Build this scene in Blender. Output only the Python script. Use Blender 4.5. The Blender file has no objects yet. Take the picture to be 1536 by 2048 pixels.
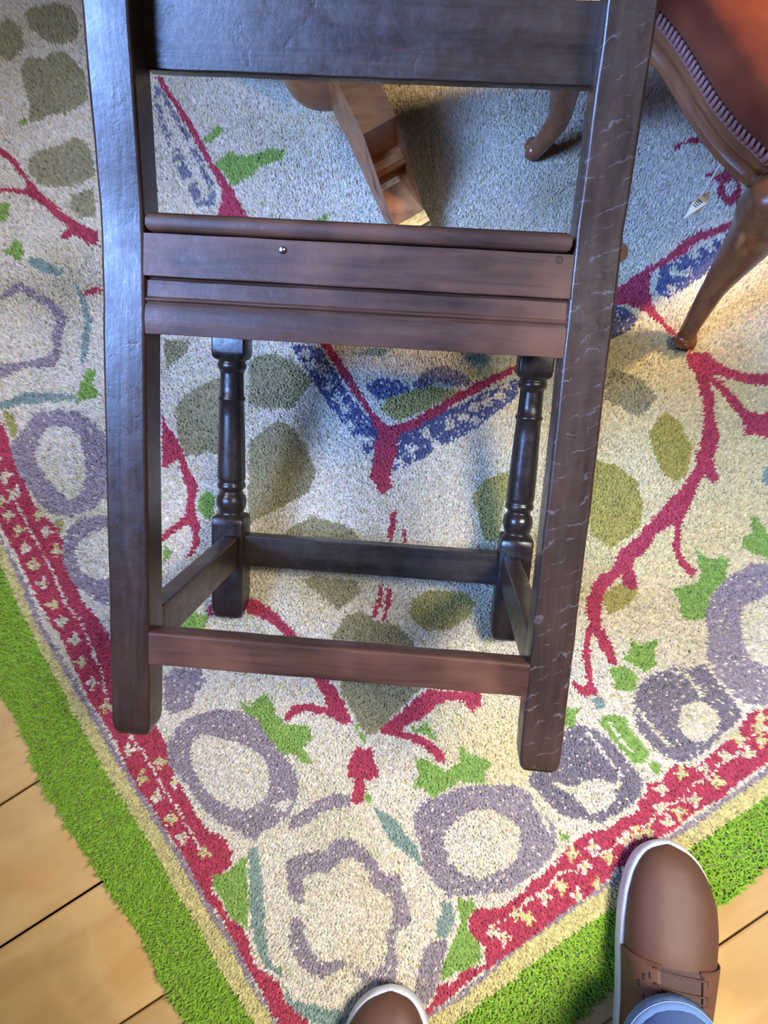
import bpy, bmesh, math, random
import numpy as np
from mathutils import Vector, Matrix, noise
S = bpy.context.scene
COL = S.collection
random.seed(4); rng = np.random.default_rng(4)

# ------------------------------------------------------------------ camera, world, lamps, exposure
cam_d = bpy.data.cameras.new('camera'); cam = bpy.data.objects.new('camera', cam_d); COL.objects.link(cam)
S.camera = cam
cam_d.sensor_fit = 'AUTO'; cam_d.sensor_width = 36.0; cam_d.lens = 36.0 * 1550.0 / 2048.0
cam_d.clip_start = 0.02
RW = [[0.999047,0.0,-0.04365],[0.007748,-0.98412,0.177334],[-0.042957,-0.177503,-0.983182]]
cam.matrix_world = Matrix(((RW[0][0], -RW[0][1], -RW[0][2], 0.0),
                           (RW[1][0], -RW[1][1], -RW[1][2], 0.0),
                           (RW[2][0], -RW[2][1], -RW[2][2], 1.0), (0, 0, 0, 1)))
w = bpy.data.worlds.new('room_air'); S.world = w; w.use_nodes = True
w.node_tree.nodes['Background'].inputs[0].default_value = (0.92, 0.92, 1.0, 1)
w.node_tree.nodes['Background'].inputs[1].default_value = 0.05

def area(name, loc, target, size, sizey, power, color, spread=180):
    d = bpy.data.lights.new(name, 'AREA'); d.shape = 'RECTANGLE'; d.size = size; d.size_y = sizey
    d.energy = power; d.color = color; d.spread = math.radians(spread)
    o = bpy.data.objects.new(name, d); COL.objects.link(o); o.location = loc
    o.rotation_euler = (Vector(target) - Vector(loc)).to_track_quat('-Z', 'Y').to_euler()
    return o
area('window_daylight', (-1.14, 0.03, 2.0), (0.36, 0.57, 0.0), 0.8, 1.0, 14.5, (0.25, 0.45, 1.0), 42)
area('ceiling_light', (0.95, -0.02, 2.2), (0.20, -0.40, 0.0), 0.6, 0.6, 8.4, (1.0, 0.96, 0.88), 47)
area('wall_lamp', (1.55, 1.25, 1.9), (0.53, 0.80, 0.36), 0.3, 0.3, 4.6, (1.0, 0.74, 0.46), 14)
area('left_fill', (-1.30, 1.10, 1.9), (-0.68, 0.44, 0.0), 0.6, 0.6, 2.2, (1.0, 0.88, 0.74), 38)  # added neutral fill for the upper left of the rug, not a seen source
vs = S.view_settings; vs.view_transform = 'Standard'; vs.look = 'None'; vs.gamma = 1.0; vs.use_curve_mapping = False
vs.exposure = -0.14

# ------------------------------------------------------------------ helpers
def lin(c):
    return tuple(((v / 255.0) / 12.92 if v / 255.0 <= 0.04045 else ((v / 255.0 + 0.055) / 1.055) ** 2.4) for v in c)
def link(o, parent=None, mats=()):
    COL.objects.link(o)
    if parent is not None: o.parent = parent
    return o
def obj(name, bm, mat, parent=None, smooth=True, bevel=0.0, seg=2, subsurf=0, wn=False):
    me = bpy.data.meshes.new(name); bmesh.ops.recalc_face_normals(bm, faces=bm.faces[:]); bm.to_mesh(me); bm.free()
    for m in (mat if isinstance(mat, (list, tuple)) else [mat]): me.materials.append(m)
    if smooth: me.polygons.foreach_set('use_smooth', [True] * len(me.polygons))
    o = bpy.data.objects.new(name, me); link(o, parent)
    if bevel > 0:
        b = o.modifiers.new('bevel', 'BEVEL'); b.width = bevel; b.segments = seg; b.limit_method = 'ANGLE'; b.angle_limit = 0.6
        b.harden_normals = False
    if wn:      # flat sides stay flat, only the worn arrises are round
        n_ = o.modifiers.new('flats', 'WEIGHTED_NORMAL'); n_.weight = 60; n_.keep_sharp = False
    if subsurf:
        s = o.modifiers.new('sub', 'SUBSURF'); s.levels = subsurf; s.render_levels = subsurf
    return o
def empty(name, loc=(0, 0, 0), mat=None):
    o = bpy.data.objects.new(name, None); COL.objects.link(o); o.empty_display_size = 0.05
    if mat is not None: o.matrix_world = mat
    else: o.location = loc
    return o
def tag(o, label, cat, group=None, kind=None):
    o['label'] = label
    if cat: o['category'] = cat
    if group: o['group'] = group
    if kind: o['kind'] = kind
    return o
def rrect(w, d, r, n=3):
    """rounded rectangle outline, 4*n+4 points, centred"""
    pts = []
    for cx, cy, a0 in ((w/2-r, d/2-r, 0), (-w/2+r, d/2-r, 90), (-w/2+r, -d/2+r, 180), (w/2-r, -d/2+r, 270)):
        for k in range(n + 1):
            a = math.radians(a0 + 90.0 * k / n); pts.append((cx + r*math.cos(a), cy + r*math.sin(a)))
    return pts
def circ(r, n=16):
    return [(r*math.cos(2*math.pi*(k)/n + math.pi/4*0), r*math.sin(2*math.pi*k/n)) for k in range(n)]
def loft(bm, rings, cap=True, close=True):
    vr = [[bm.verts.new(p) for p in r] for r in rings]
    n = len(vr[0])
    for a, b in zip(vr[:-1], vr[1:]):
        for k in range(n if close else n - 1):
            bm.faces.new((a[k], a[(k+1) % n], b[(k+1) % n], b[k]))
    if cap and close:
        bm.faces.new(vr[0][::-1]); bm.faces.new(vr[-1])
    return vr
def tube(bm, pts, rad, n=8, flat=1.0, cap=True):
    """round bar along a polyline; rad number or list"""
    pts = [Vector(p) for p in pts]; rings = []
    up = None
    for i, p in enumerate(pts):
        t = (pts[min(i+1, len(pts)-1)] - pts[max(i-1, 0)]).normalized()
        if up is None: up = Vector((0, 0, 1)) if abs(t.z) < 0.9 else Vector((1, 0, 0))
        a = t.cross(up).normalized(); b = a.cross(t).normalized(); up = b
        r = rad[i] if isinstance(rad, (list, tuple)) else rad
        rings.append([p + a*(r*math.cos(2*math.pi*k/n)) + b*(r*flat*math.sin(2*math.pi*k/n)) for k in range(n)])
    loft(bm, rings, cap)
def spline(pts, n):
    """Catmull-Rom through pts"""
    P = [Vector(p) for p in pts]; P = [2*P[0]-P[1]] + P + [2*P[-1]-P[-2]]; out = []
    for i in range(1, len(P) - 2):
        for k in range(n):
            t = k / n; a, b, c, d = P[i-1], P[i], P[i+1], P[i+2]
            out.append(0.5*((2*b) + (c-a)*t + (2*a-5*b+4*c-d)*t*t + (-a+3*b-3*c+d)*t*t*t))
    out.append(P[-2]); return out
def box(bm, x0, x1, y0, y1, z0, z1, M=None):
    vs_ = [Vector((x, y, z)) for z in (z0, z1) for y in (y0, y1) for x in (x0, x1)]
    v = [bm.verts.new(M @ p if M else p) for p in vs_]
    for f in ((0,2,3,1), (4,5,7,6), (0,1,5,4), (2,6,7,3), (0,4,6,2), (1,3,7,5)): bm.faces.new([v[i] for i in f])

# ------------------------------------------------------------------ materials
def mat(name):
    m = bpy.data.materials.new(name); m.use_nodes = True
    return m, m.node_tree, m.node_tree.nodes['Principled BSDF']
def N(nt, t, **kw):
    n = nt.nodes.new(t)
    for k, v in kw.items():
        if k in n.inputs: n.inputs[k].default_value = v
        else: setattr(n, k, v)
    return n
def ramp(nt, fac, stops):
    r = nt.nodes.new('ShaderNodeValToRGB'); e = r.color_ramp.elements
    while len(e) < len(stops): e.new(0.5)
    for el, (p, c) in zip(e, stops): el.position = p; el.color = (*c, 1) if len(c) == 3 else c
    nt.links.new(fac, r.inputs[0]); return r
def wood(name, dark, light, axis, rough=(0.24, 0.40), scale=1.0, fleck=0.0, bump=0.15, coat=0.08, worn=None, spec=0.42):
    """grain runs along local axis 0,1,2"""
    m, nt, p = mat(name); L = nt.links.new
    tc = N(nt, 'ShaderNodeTexCoord'); mp = N(nt, 'ShaderNodeMapping')
    sc = [38.0*scale]*3; sc[axis] = 3.2*scale; mp.inputs['Scale'].default_value = sc
    L(tc.outputs['Object'], mp.inputs[0])
    n1 = N(nt, 'ShaderNodeTexNoise', Scale=2.2, Detail=8.0, Roughness=0.62, Distortion=0.6); L(mp.outputs[0], n1.inputs['Vector'])
    n2 = N(nt, 'ShaderNodeTexNoise', Scale=9.0, Detail=3.0); L(tc.outputs['Object'], n2.inputs['Vector'])
    mix = N(nt, 'ShaderNodeMath', operation='MULTIPLY_ADD'); mix.inputs[1].default_value = 0.65
    L(n1.outputs[0], mix.inputs[0])
    m2 = N(nt, 'ShaderNodeMath', operation='MULTIPLY'); m2.inputs[1].default_value = 0.38; L(n2.outputs[0], m2.inputs[0])
    L(m2.outputs[0], mix.inputs[2])
    mid = tuple((a+b)/2 for a, b in zip(lin(dark), lin(light)))
    r = ramp(nt, mix.outputs[0], [(0.33, lin(dark)), (0.52, mid), (0.72, lin(light))])
    col = r.outputs[0]
    # fine dents and nicks from wear
    nk = N(nt, 'ShaderNodeTexNoise', Scale=55.0, Detail=4.0, Roughness=0.7); L(tc.outputs['Object'], nk.inputs['Vector'])
    if fleck > 0:   # medullary ray flecks: broken wavy pale lines across the grain
        wmp = N(nt, 'ShaderNodeMapping'); ws = [1.0]*3; wmp.inputs['Scale'].default_value = ws
        wmp.inputs['Rotation'].default_value = (0, 0, -0.5)
        L(tc.outputs['Object'], wmp.inputs[0])
        wv = N(nt, 'ShaderNodeTexWave', bands_direction='Y', Scale=25.0, Distortion=7.0, Detail=4.0); wv.inputs['Detail Scale'].default_value = 1.7
        wv.inputs['Detail Roughness'].default_value = 0.62
        L(wmp.outputs[0], wv.inputs['Vector'])
        fr = ramp(nt, wv.outputs[1], [(0.962, (0, 0, 0)), (0.998, (1, 1, 1))])
        nb = N(nt, 'ShaderNodeTexNoise', Scale=70.0, Detail=3.0); L(tc.outputs['Object'], nb.inputs['Vector'])
        br = ramp(nt, nb.outputs[0], [(0.46, (0, 0, 0)), (0.60, (1, 1, 1))])
        ml = N(nt, 'ShaderNodeMath', operation='MULTIPLY'); L(fr.outputs[0], ml.inputs[0]); L(br.outputs[0], ml.inputs[1])
        ml2 = N(nt, 'ShaderNodeMath', operation='MULTIPLY'); L(ml.outputs[0], ml2.inputs[0]); ml2.inputs[1].default_value = fleck
        mx = N(nt, 'ShaderNodeMix', data_type='RGBA'); L(ml2.outputs[0], mx.inputs['Factor']); L(col, mx.inputs['A'])
        mx.inputs['B'].default_value = (*lin((132, 122, 117)), 1); col = mx.outputs['Result']
    if worn:
        wr = ramp(nt, n2.outputs[0], [(0.52, (0, 0, 0)), (0.66, (1, 1, 1))])
        wf = N(nt, 'ShaderNodeMath', operation='MULTIPLY'); L(wr.outputs[0], wf.inputs[0]); wf.inputs[1].default_value = 0.6
        mx = N(nt, 'ShaderNodeMix', data_type='RGBA'); L(wf.outputs[0], mx.inputs['Factor']); L(col, mx.inputs['A'])
        mx.inputs['B'].default_value = (*lin(worn), 1); col = mx.outputs['Result']
    L(col, p.inputs['Base Color'])
    rr = ramp(nt, nk.outputs[0], [(0.35, (rough[0],)*3), (0.65, (rough[1],)*3)]); L(rr.outputs[0], p.inputs['Roughness'])
    p.inputs['Specular IOR Level'].default_value = spec
    p.inputs['Coat Weight'].default_value = coat; p.inputs['Coat Roughness'].default_value = 0.24
    bp = N(nt, 'ShaderNodeBump', Strength=bump, Distance=0.0016)
    dn = N(nt, 'ShaderNodeTexNoise', Scale=52.0, Detail=3.0, Distortion=1.0); L(tc.outputs['Object'], dn.inputs['Vector'])
    dr = ramp(nt, dn.outputs[0], [(0.62, (0, 0, 0)), (0.70, (1, 1, 1))])
    a0 = N(nt, 'ShaderNodeMath', operation='MULTIPLY_ADD'); L(dr.outputs[0], a0.inputs[0]); a0.inputs[1].default_value = -0.2; L(nk.outputs[0], a0.inputs[2])
    ad = N(nt, 'ShaderNodeMath', operation='ADD'); L(n1.outputs[0], ad.inputs[0]); L(a0.outputs[0], ad.inputs[1])
    L(ad.outputs[0], bp.inputs['Height']); L(bp.outputs[0], p.inputs['Normal']); L(bp.outputs[0], p.inputs['Coat Normal'])
    return m
OAK_D, OAK_L = (32, 21, 16), (84, 58, 44)
oak_x = wood('dark_oak_along_x', OAK_D, OAK_L, 0)
oak_y = wood('dark_oak_along_y', OAK_D, OAK_L, 1)
oak_z = wood('dark_oak_along_z', OAK_D, OAK_L, 2)
oak_fleck = wood('dark_oak_with_flecks', (42, 29, 23), (84, 60, 48), 1, fleck=0.42, spec=0.34)
oak_worn = wood('worn_red_oak_along_x', (44, 27, 21), (108, 70, 52), 0, rough=(0.34, 0.5), worn=(128, 82, 58), spec=0.22)
oak_black = wood('black_oak_turned', (18, 15, 15), (56, 44, 38), 1, rough=(0.2, 0.42), bump=0.15)
oak_black_x = wood('black_oak_along_x', (22, 18, 18), (58, 47, 42), 0, rough=(0.3, 0.5), bump=0.2)
mahog = wood('mahogany_table', (102, 57, 31), (178, 110, 62), 0, rough=(0.22, 0.36), bump=0.05, scale=0.7)
walnut = wood('walnut_armchair_frame', (98, 58, 38), (146, 94, 62), 1, rough=(0.14, 0.3), bump=0.05, scale=0.8)
def plain(name, c, rough=0.6, metal=0.0, spec=0.5, bump=None):
    m, nt, p = mat(name); p.inputs['Base Color'].default_value = (*lin(c), 1); p.inputs['Roughness'].default_value = rough
    p.inputs['Metallic'].default_value = metal; p.inputs['Specular IOR Level'].default_value = spec
    tc = N(nt, 'ShaderNodeTexCoord')
    n = N(nt, 'ShaderNodeTexNoise', Scale=bump[0] if bump else 60.0, Detail=4.0); nt.links.new(tc.outputs['Object'], n.inputs['Vector'])
    hs = N(nt, 'ShaderNodeHueSaturation'); hs.inputs['Color'].default_value = (*lin(c), 1)
    mr = N(nt, 'ShaderNodeMapRange'); mr.inputs['To Min'].default_value = 0.82; mr.inputs['To Max'].default_value = 1.18
    nt.links.new(n.outputs[0], mr.inputs['Value']); nt.links.new(mr.outputs[0], hs.inputs['Value'])
    nt.links.new(hs.outputs[0], p.inputs['Base Color'])
    if bump:
        b = N(nt, 'ShaderNodeBump', Strength=bump[1], Distance=0.001)
        nt.links.new(n.outputs[0], b.inputs['Height']); nt.links.new(b.outputs[0], p.inputs['Normal'])
    return m
steel = plain('polished_nail', (190, 190, 195), 0.25, 1.0)
brass = plain('aged_brass', (200, 184, 140), 0.3, 1.0, bump=(120, 0.3))
velvet, nt, p = mat('rust_red_velvet')
p.inputs['Roughness'].default_value = 0.95; p.inputs['Specular IOR Level'].default_value = 0.15
p.inputs['Sheen Weight'].default_value = 0.2; p.inputs['Sheen Tint'].default_value = (1, 0.6, 0.4, 1)
tc = N(nt, 'ShaderNodeTexCoord'); n = N(nt, 'ShaderNodeTexNoise', Scale=16.0, Detail=6.0); nt.links.new(tc.outputs['Object'], n.inputs[0])
r = ramp(nt, n.outputs[0], [(0.3, lin((98, 40, 27))), (0.7, lin((146, 72, 44)))]); nt.links.new(r.outputs[0], p.inputs['Base Color'])
n = N(nt, 'ShaderNodeTexNoise', Scale=900.0); nt.links.new(tc.outputs['Object'], n.inputs[0])
b = N(nt, 'ShaderNodeBump', Strength=0.3, Distance=0.001); nt.links.new(n.outputs[0], b.inputs['Height']); nt.links.new(b.outputs[0], p.inputs['Normal'])
gimp_m = plain('faded_pink_gimp', (152, 108, 104), 0.8, bump=(700, 0.5))
leather = plain('brown_nubuck', (94, 62, 49), 0.55, spec=0.35, bump=(35, 0.5))
leather_d = plain('brown_nubuck_quarter', (102, 69, 56), 0.6, spec=0.3, bump=(40, 0.4))
sole_m = plain('pale_rubber_sole', (205, 208, 212), 0.5, bump=(200, 0.15))
lace_m = plain('brown_lace', (88, 62, 54), 0.7, bump=(800, 0.6))
denim = plain('blue_denim', (92, 120, 178), 0.85, spec=0.2, bump=(900, 0.7))
denim_hem = plain('faded_denim_hem', (106, 136, 190), 0.85, spec=0.2, bump=(900, 0.7))
mesh_m = plain('dark_mesh_tongue', (86, 66, 64), 0.8, bump=(1200, 0.9))
card = plain('cream_card', (252, 224, 186), 0.7)
stitch_m = plain('pale_stitching', (150, 172, 210), 0.8)
ink = plain('black_ink', (25, 22, 24), 0.6)
string_m = plain('white_string', (225, 228, 235), 0.8)
jute = plain('jute_backing', (120, 110, 88), 0.95, bump=(500, 0.6))

# pine boards
pine, nt, p = mat('old_pine_board'); L = nt.links.new
tc = N(nt, 'ShaderNodeTexCoord'); oi = N(nt, 'ShaderNodeObjectInfo')
va = N(nt, 'ShaderNodeVectorMath', operation='ADD'); L(tc.outputs['Object'], va.inputs[0])
cm = N(nt, 'ShaderNodeVectorMath', operation='SCALE'); cm.inputs['Scale'].default_value = 31.0
L(oi.outputs['Random'], cm.inputs[0]); L(cm.outputs[0], va.inputs[1])
mp = N(nt, 'ShaderNodeMapping'); mp.inputs['Scale'].default_value = (1.8, 9.0, 9.0); L(va.outputs[0], mp.inputs[0])
n1 = N(nt, 'ShaderNodeTexNoise', Scale=1.6, Detail=7.0, Roughness=0.55, Distortion=1.2); L(mp.outputs[0], n1.inputs['Vector'])
r1 = ramp(nt, n1.outputs[0], [(0.2, lin((192, 148, 90))), (0.5, lin((209, 169, 110))), (0.8, lin((220, 184, 128)))])
n2 = N(nt, 'ShaderNodeTexNoise', Scale=7.0, Detail=4.0); L(va.outputs[0], n2.inputs['Vector'])
r2 = ramp(nt, n2.outputs[0], [(0.40, (0.72, 0.70, 0.66)), (0.55, (1, 1, 1)), (0.70, (1.0, 0.93, 0.82))])
mx = N(nt, 'ShaderNodeMix', data_type='RGBA', blend_type='MULTIPLY'); mx.inputs['Factor'].default_value = 0.85
L(r1.outputs[0], mx.inputs['A']); L(r2.outputs[0], mx.inputs['B'])
vo = N(nt, 'ShaderNodeTexVoronoi', Scale=4.6); mpk = N(nt, 'ShaderNodeMapping'); mpk.inputs['Scale'].default_value = (0.6, 1.0, 0.2)
L(va.outputs[0], mpk.inputs[0]); L(mpk.outputs[0], vo.inputs['Vector'])
rk = ramp(nt, vo.outputs['Distance'], [(0.03, (1, 1, 1)), (0.085, (0.45, 0.45, 0.45)), (0.11, (0, 0, 0))])
mk = N(nt, 'ShaderNodeMix', data_type='RGBA'); L(rk.outputs[0], mk.inputs['Factor']); L(mx.outputs['Result'], mk.inputs['A'])
mk.inputs['B'].default_value = (*lin((128, 84, 50)), 1)
L(mk.outputs['Result'], p.inputs['Base Color']); p.inputs['Roughness'].default_value = 0.6; p.inputs['Specular IOR Level'].default_value = 0.3
b = N(nt, 'ShaderNodeBump', Strength=0.2, Distance=0.001); L(n1.outputs[0], b.inputs['Height']); L(b.outputs[0], p.inputs['Normal'])
gap_m = plain('dark_gap', (92, 68, 44), 0.9)

# rug wool: the dyed colour of every tuft is stored on the tuft
wool, nt, p = mat('dyed_wool_pile')
at = N(nt, 'ShaderNodeAttribute', attribute_name='dye'); nt.links.new(at.outputs['Color'], p.inputs['Base Color'])
p.inputs['Roughness'].default_value = 0.9; p.inputs['Specular IOR Level'].default_value = 0.12
p.inputs['Sheen Weight'].default_value = 0.15; p.inputs['Sheen Roughness'].default_value = 0.5

# ------------------------------------------------------------------ floor of wide pine boards
FZ = -0.014
bm = bmesh.new(); box(bm, -2.2, 2.2, -2.2, 2.6, FZ-0.05, FZ-0.026)
floor = obj('floor', bm, gap_m, smooth=False); floor['kind'] = 'structure'
plaster = plain('cream_plaster', (206, 198, 184), 0.9, bump=(40, 0.2))
for nm, q in (('wall_left', (-2.3, -2.2, -2.2, 2.6)), ('wall_right', (2.2, 2.3, -2.2, 2.6)), ('wall_back', (-2.3, 2.3, 2.6, 2.7)), ('wall_front', (-2.3, 2.3, -2.3, -2.2))):
    bm = bmesh.new(); box(bm, *q, FZ-0.05, 2.5); obj(nm, bm, plaster, smooth=False)['kind'] = 'structure'
BD = Vector((math.cos(math.radians(32.6)), math.sin(math.radians(32.6)), 0)); BN = Vector((-BD.y, BD.x, 0))
seams = sorted([0.1213,-0.0281,-0.1811,-0.4799])
while seams[0] > -1.9: seams.insert(0, seams[0] - random.uniform(0.135, 0.16))
while seams[-1] < 2.3: seams.append(seams[-1] + random.uniform(0.135, 0.16))
for s0, s1 in zip(seams[:-1], seams[1:]):
    bm = bmesh.new(); g = 0.0012
    w2 = (s1 - s0)/2 - g
    for k in range(13):
        pass
    ring = []
    for k in range(15):
        x = -2.1 + 4.2*k/14; j0 = random.uniform(-.0006, .0006); j1 = random.uniform(-.0006, .0006)
        ring.append([(x, -w2+j0, -0.022), (x, w2+j1, -0.022), (x, w2+j1, -0.0015), (x, w2+j1-0.002, 0), (x, -w2+j0+0.002, 0), (x, -w2+j0, -0.0015)])
    loft(bm, ring)
    pl = obj('plank', bm, pine, floor, smooth=False)
    c = BN*((s0+s1)/2)
    pl.matrix_world = Matrix(((BD.x, BN.x, 0, c.x), (BD.y, BN.y, 0, c.y), (0, 0, 1, FZ + random.uniform(-.0008, 0)), (0, 0, 0, 1)))

# ------------------------------------------------------------------ hand-knotted rug
PAL = {k: np.array(lin(v)) for k, v in dict(c=(218, 208, 190), r=(180, 70, 90), m=(156, 142, 148), d=(132, 122, 130), g=(138, 168, 86),
       o=(172, 162, 102), O=(158, 150, 116), b=(94, 98, 132), s=(132, 132, 146), t=(140, 158, 148), G=(142, 182, 58), y=(206, 194, 136), k=(216, 198, 148)).items()}
KEYS = list(PAL)
# pattern outlines on the rug, millimetres on the floor
BORDER = [["G",[[-1448,1248],[-536,-67],[-512,-98],[-490,-143],[-472,-179],[-451,-200],[-431,-231],[-408,-258],[-390,-282],[-363,-314],[-338,-343],[-317,-382],[-300,-409],[-280,-436],[-134,-646],[187,-423],[216,-400],[236,-379],[290,-345],[353,-301],[382,-282],[416,-254],[1649,601],[281,2574]]],["y",[[-1465,1422],[-553,107],[-523,52],[-490,-3],[-449,-67],[-409,-128],[-377,-176],[-337,-228],[-296,-290],[-267,-331],[-232,-385],[-198,-429],[-120,-542],[55,-421],[78,-403],[111,-383],[130,-366],[170,-338],[211,-311],[238,-296],[283,-264],[328,-229],[351,-215],[394,-188],[422,-169],[1655,686],[287,2659]]],["m",[[-1468,1453],[-556,138],[-524,81],[-499,31],[-469,-12],[-444,-50],[-408,-99],[-384,-137],[-349,-184],[-325,-215],[-291,-263],[-258,-312],[-226,-352],[-200,-393],[-175,-429],[-115,-515],[26,-417],[55,-399],[84,-378],[111,-353],[151,-325],[201,-292],[240,-268],[278,-239],[313,-217],[344,-200],[375,-176],[424,-145],[1657,710],[289,2683]]],["c",[[-1470,1464],[-558,149],[-525,96],[-494,39],[-458,-17],[-433,-53],[-399,-98],[-376,-134],[-340,-186],[-317,-215],[-283,-262],[-249,-310],[-218,-350],[-195,-388],[-169,-429],[-114,-508],[21,-414],[55,-393],[84,-371],[111,-345],[152,-317],[202,-285],[240,-260],[279,-231],[314,-209],[344,-192],[376,-169],[425,-136],[1658,719],[290,2692]]],["r",[[-1471,1476],[-559,161],[-532,118],[-496,57],[-459,5],[-441,-31],[-416,-72],[-385,-111],[-361,-159],[-333,-192],[-311,-221],[-287,-255],[-259,-297],[-237,-323],[-211,-363],[-191,-393],[-172,-424],[-165,-433],[-113,-508],[11,-422],[25,-410],[64,-382],[85,-368],[111,-351],[121,-344],[151,-322],[182,-299],[212,-280],[232,-264],[252,-249],[288,-220],[310,-209],[335,-189],[366,-173],[397,-148],[425,-130],[1658,725],[290,2698]]],["f",[[-1485,1622],[-573,307],[-558,278],[-546,242],[-529,216],[-515,188],[-484,161],[-470,136],[-455,90],[-437,59],[-418,40],[-403,18],[-379,-26],[-351,-66],[-330,-100],[-318,-120],[-313,-144],[-301,-160],[-288,-182],[-276,-203],[-261,-220],[-239,-228],[-229,-245],[-230,-260],[-240,-269],[-252,-272],[-253,-289],[-238,-306],[-233,-319],[-214,-328],[-206,-340],[-201,-357],[-193,-373],[-173,-386],[-165,-389],[-162,-405],[-148,-416],[-132,-431],[-93,-487],[11,-415],[23,-399],[26,-388],[45,-384],[53,-371],[82,-365],[79,-343],[61,-331],[63,-312],[71,-303],[101,-302],[113,-293],[131,-281],[135,-272],[151,-262],[167,-250],[174,-239],[180,-234],[194,-222],[210,-214],[239,-206],[247,-197],[270,-188],[266,-179],[278,-171],[281,-157],[297,-153],[306,-141],[318,-133],[338,-137],[359,-121],[378,-105],[398,-87],[409,-69],[431,-65],[1664,790],[296,2763]]]]
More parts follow.
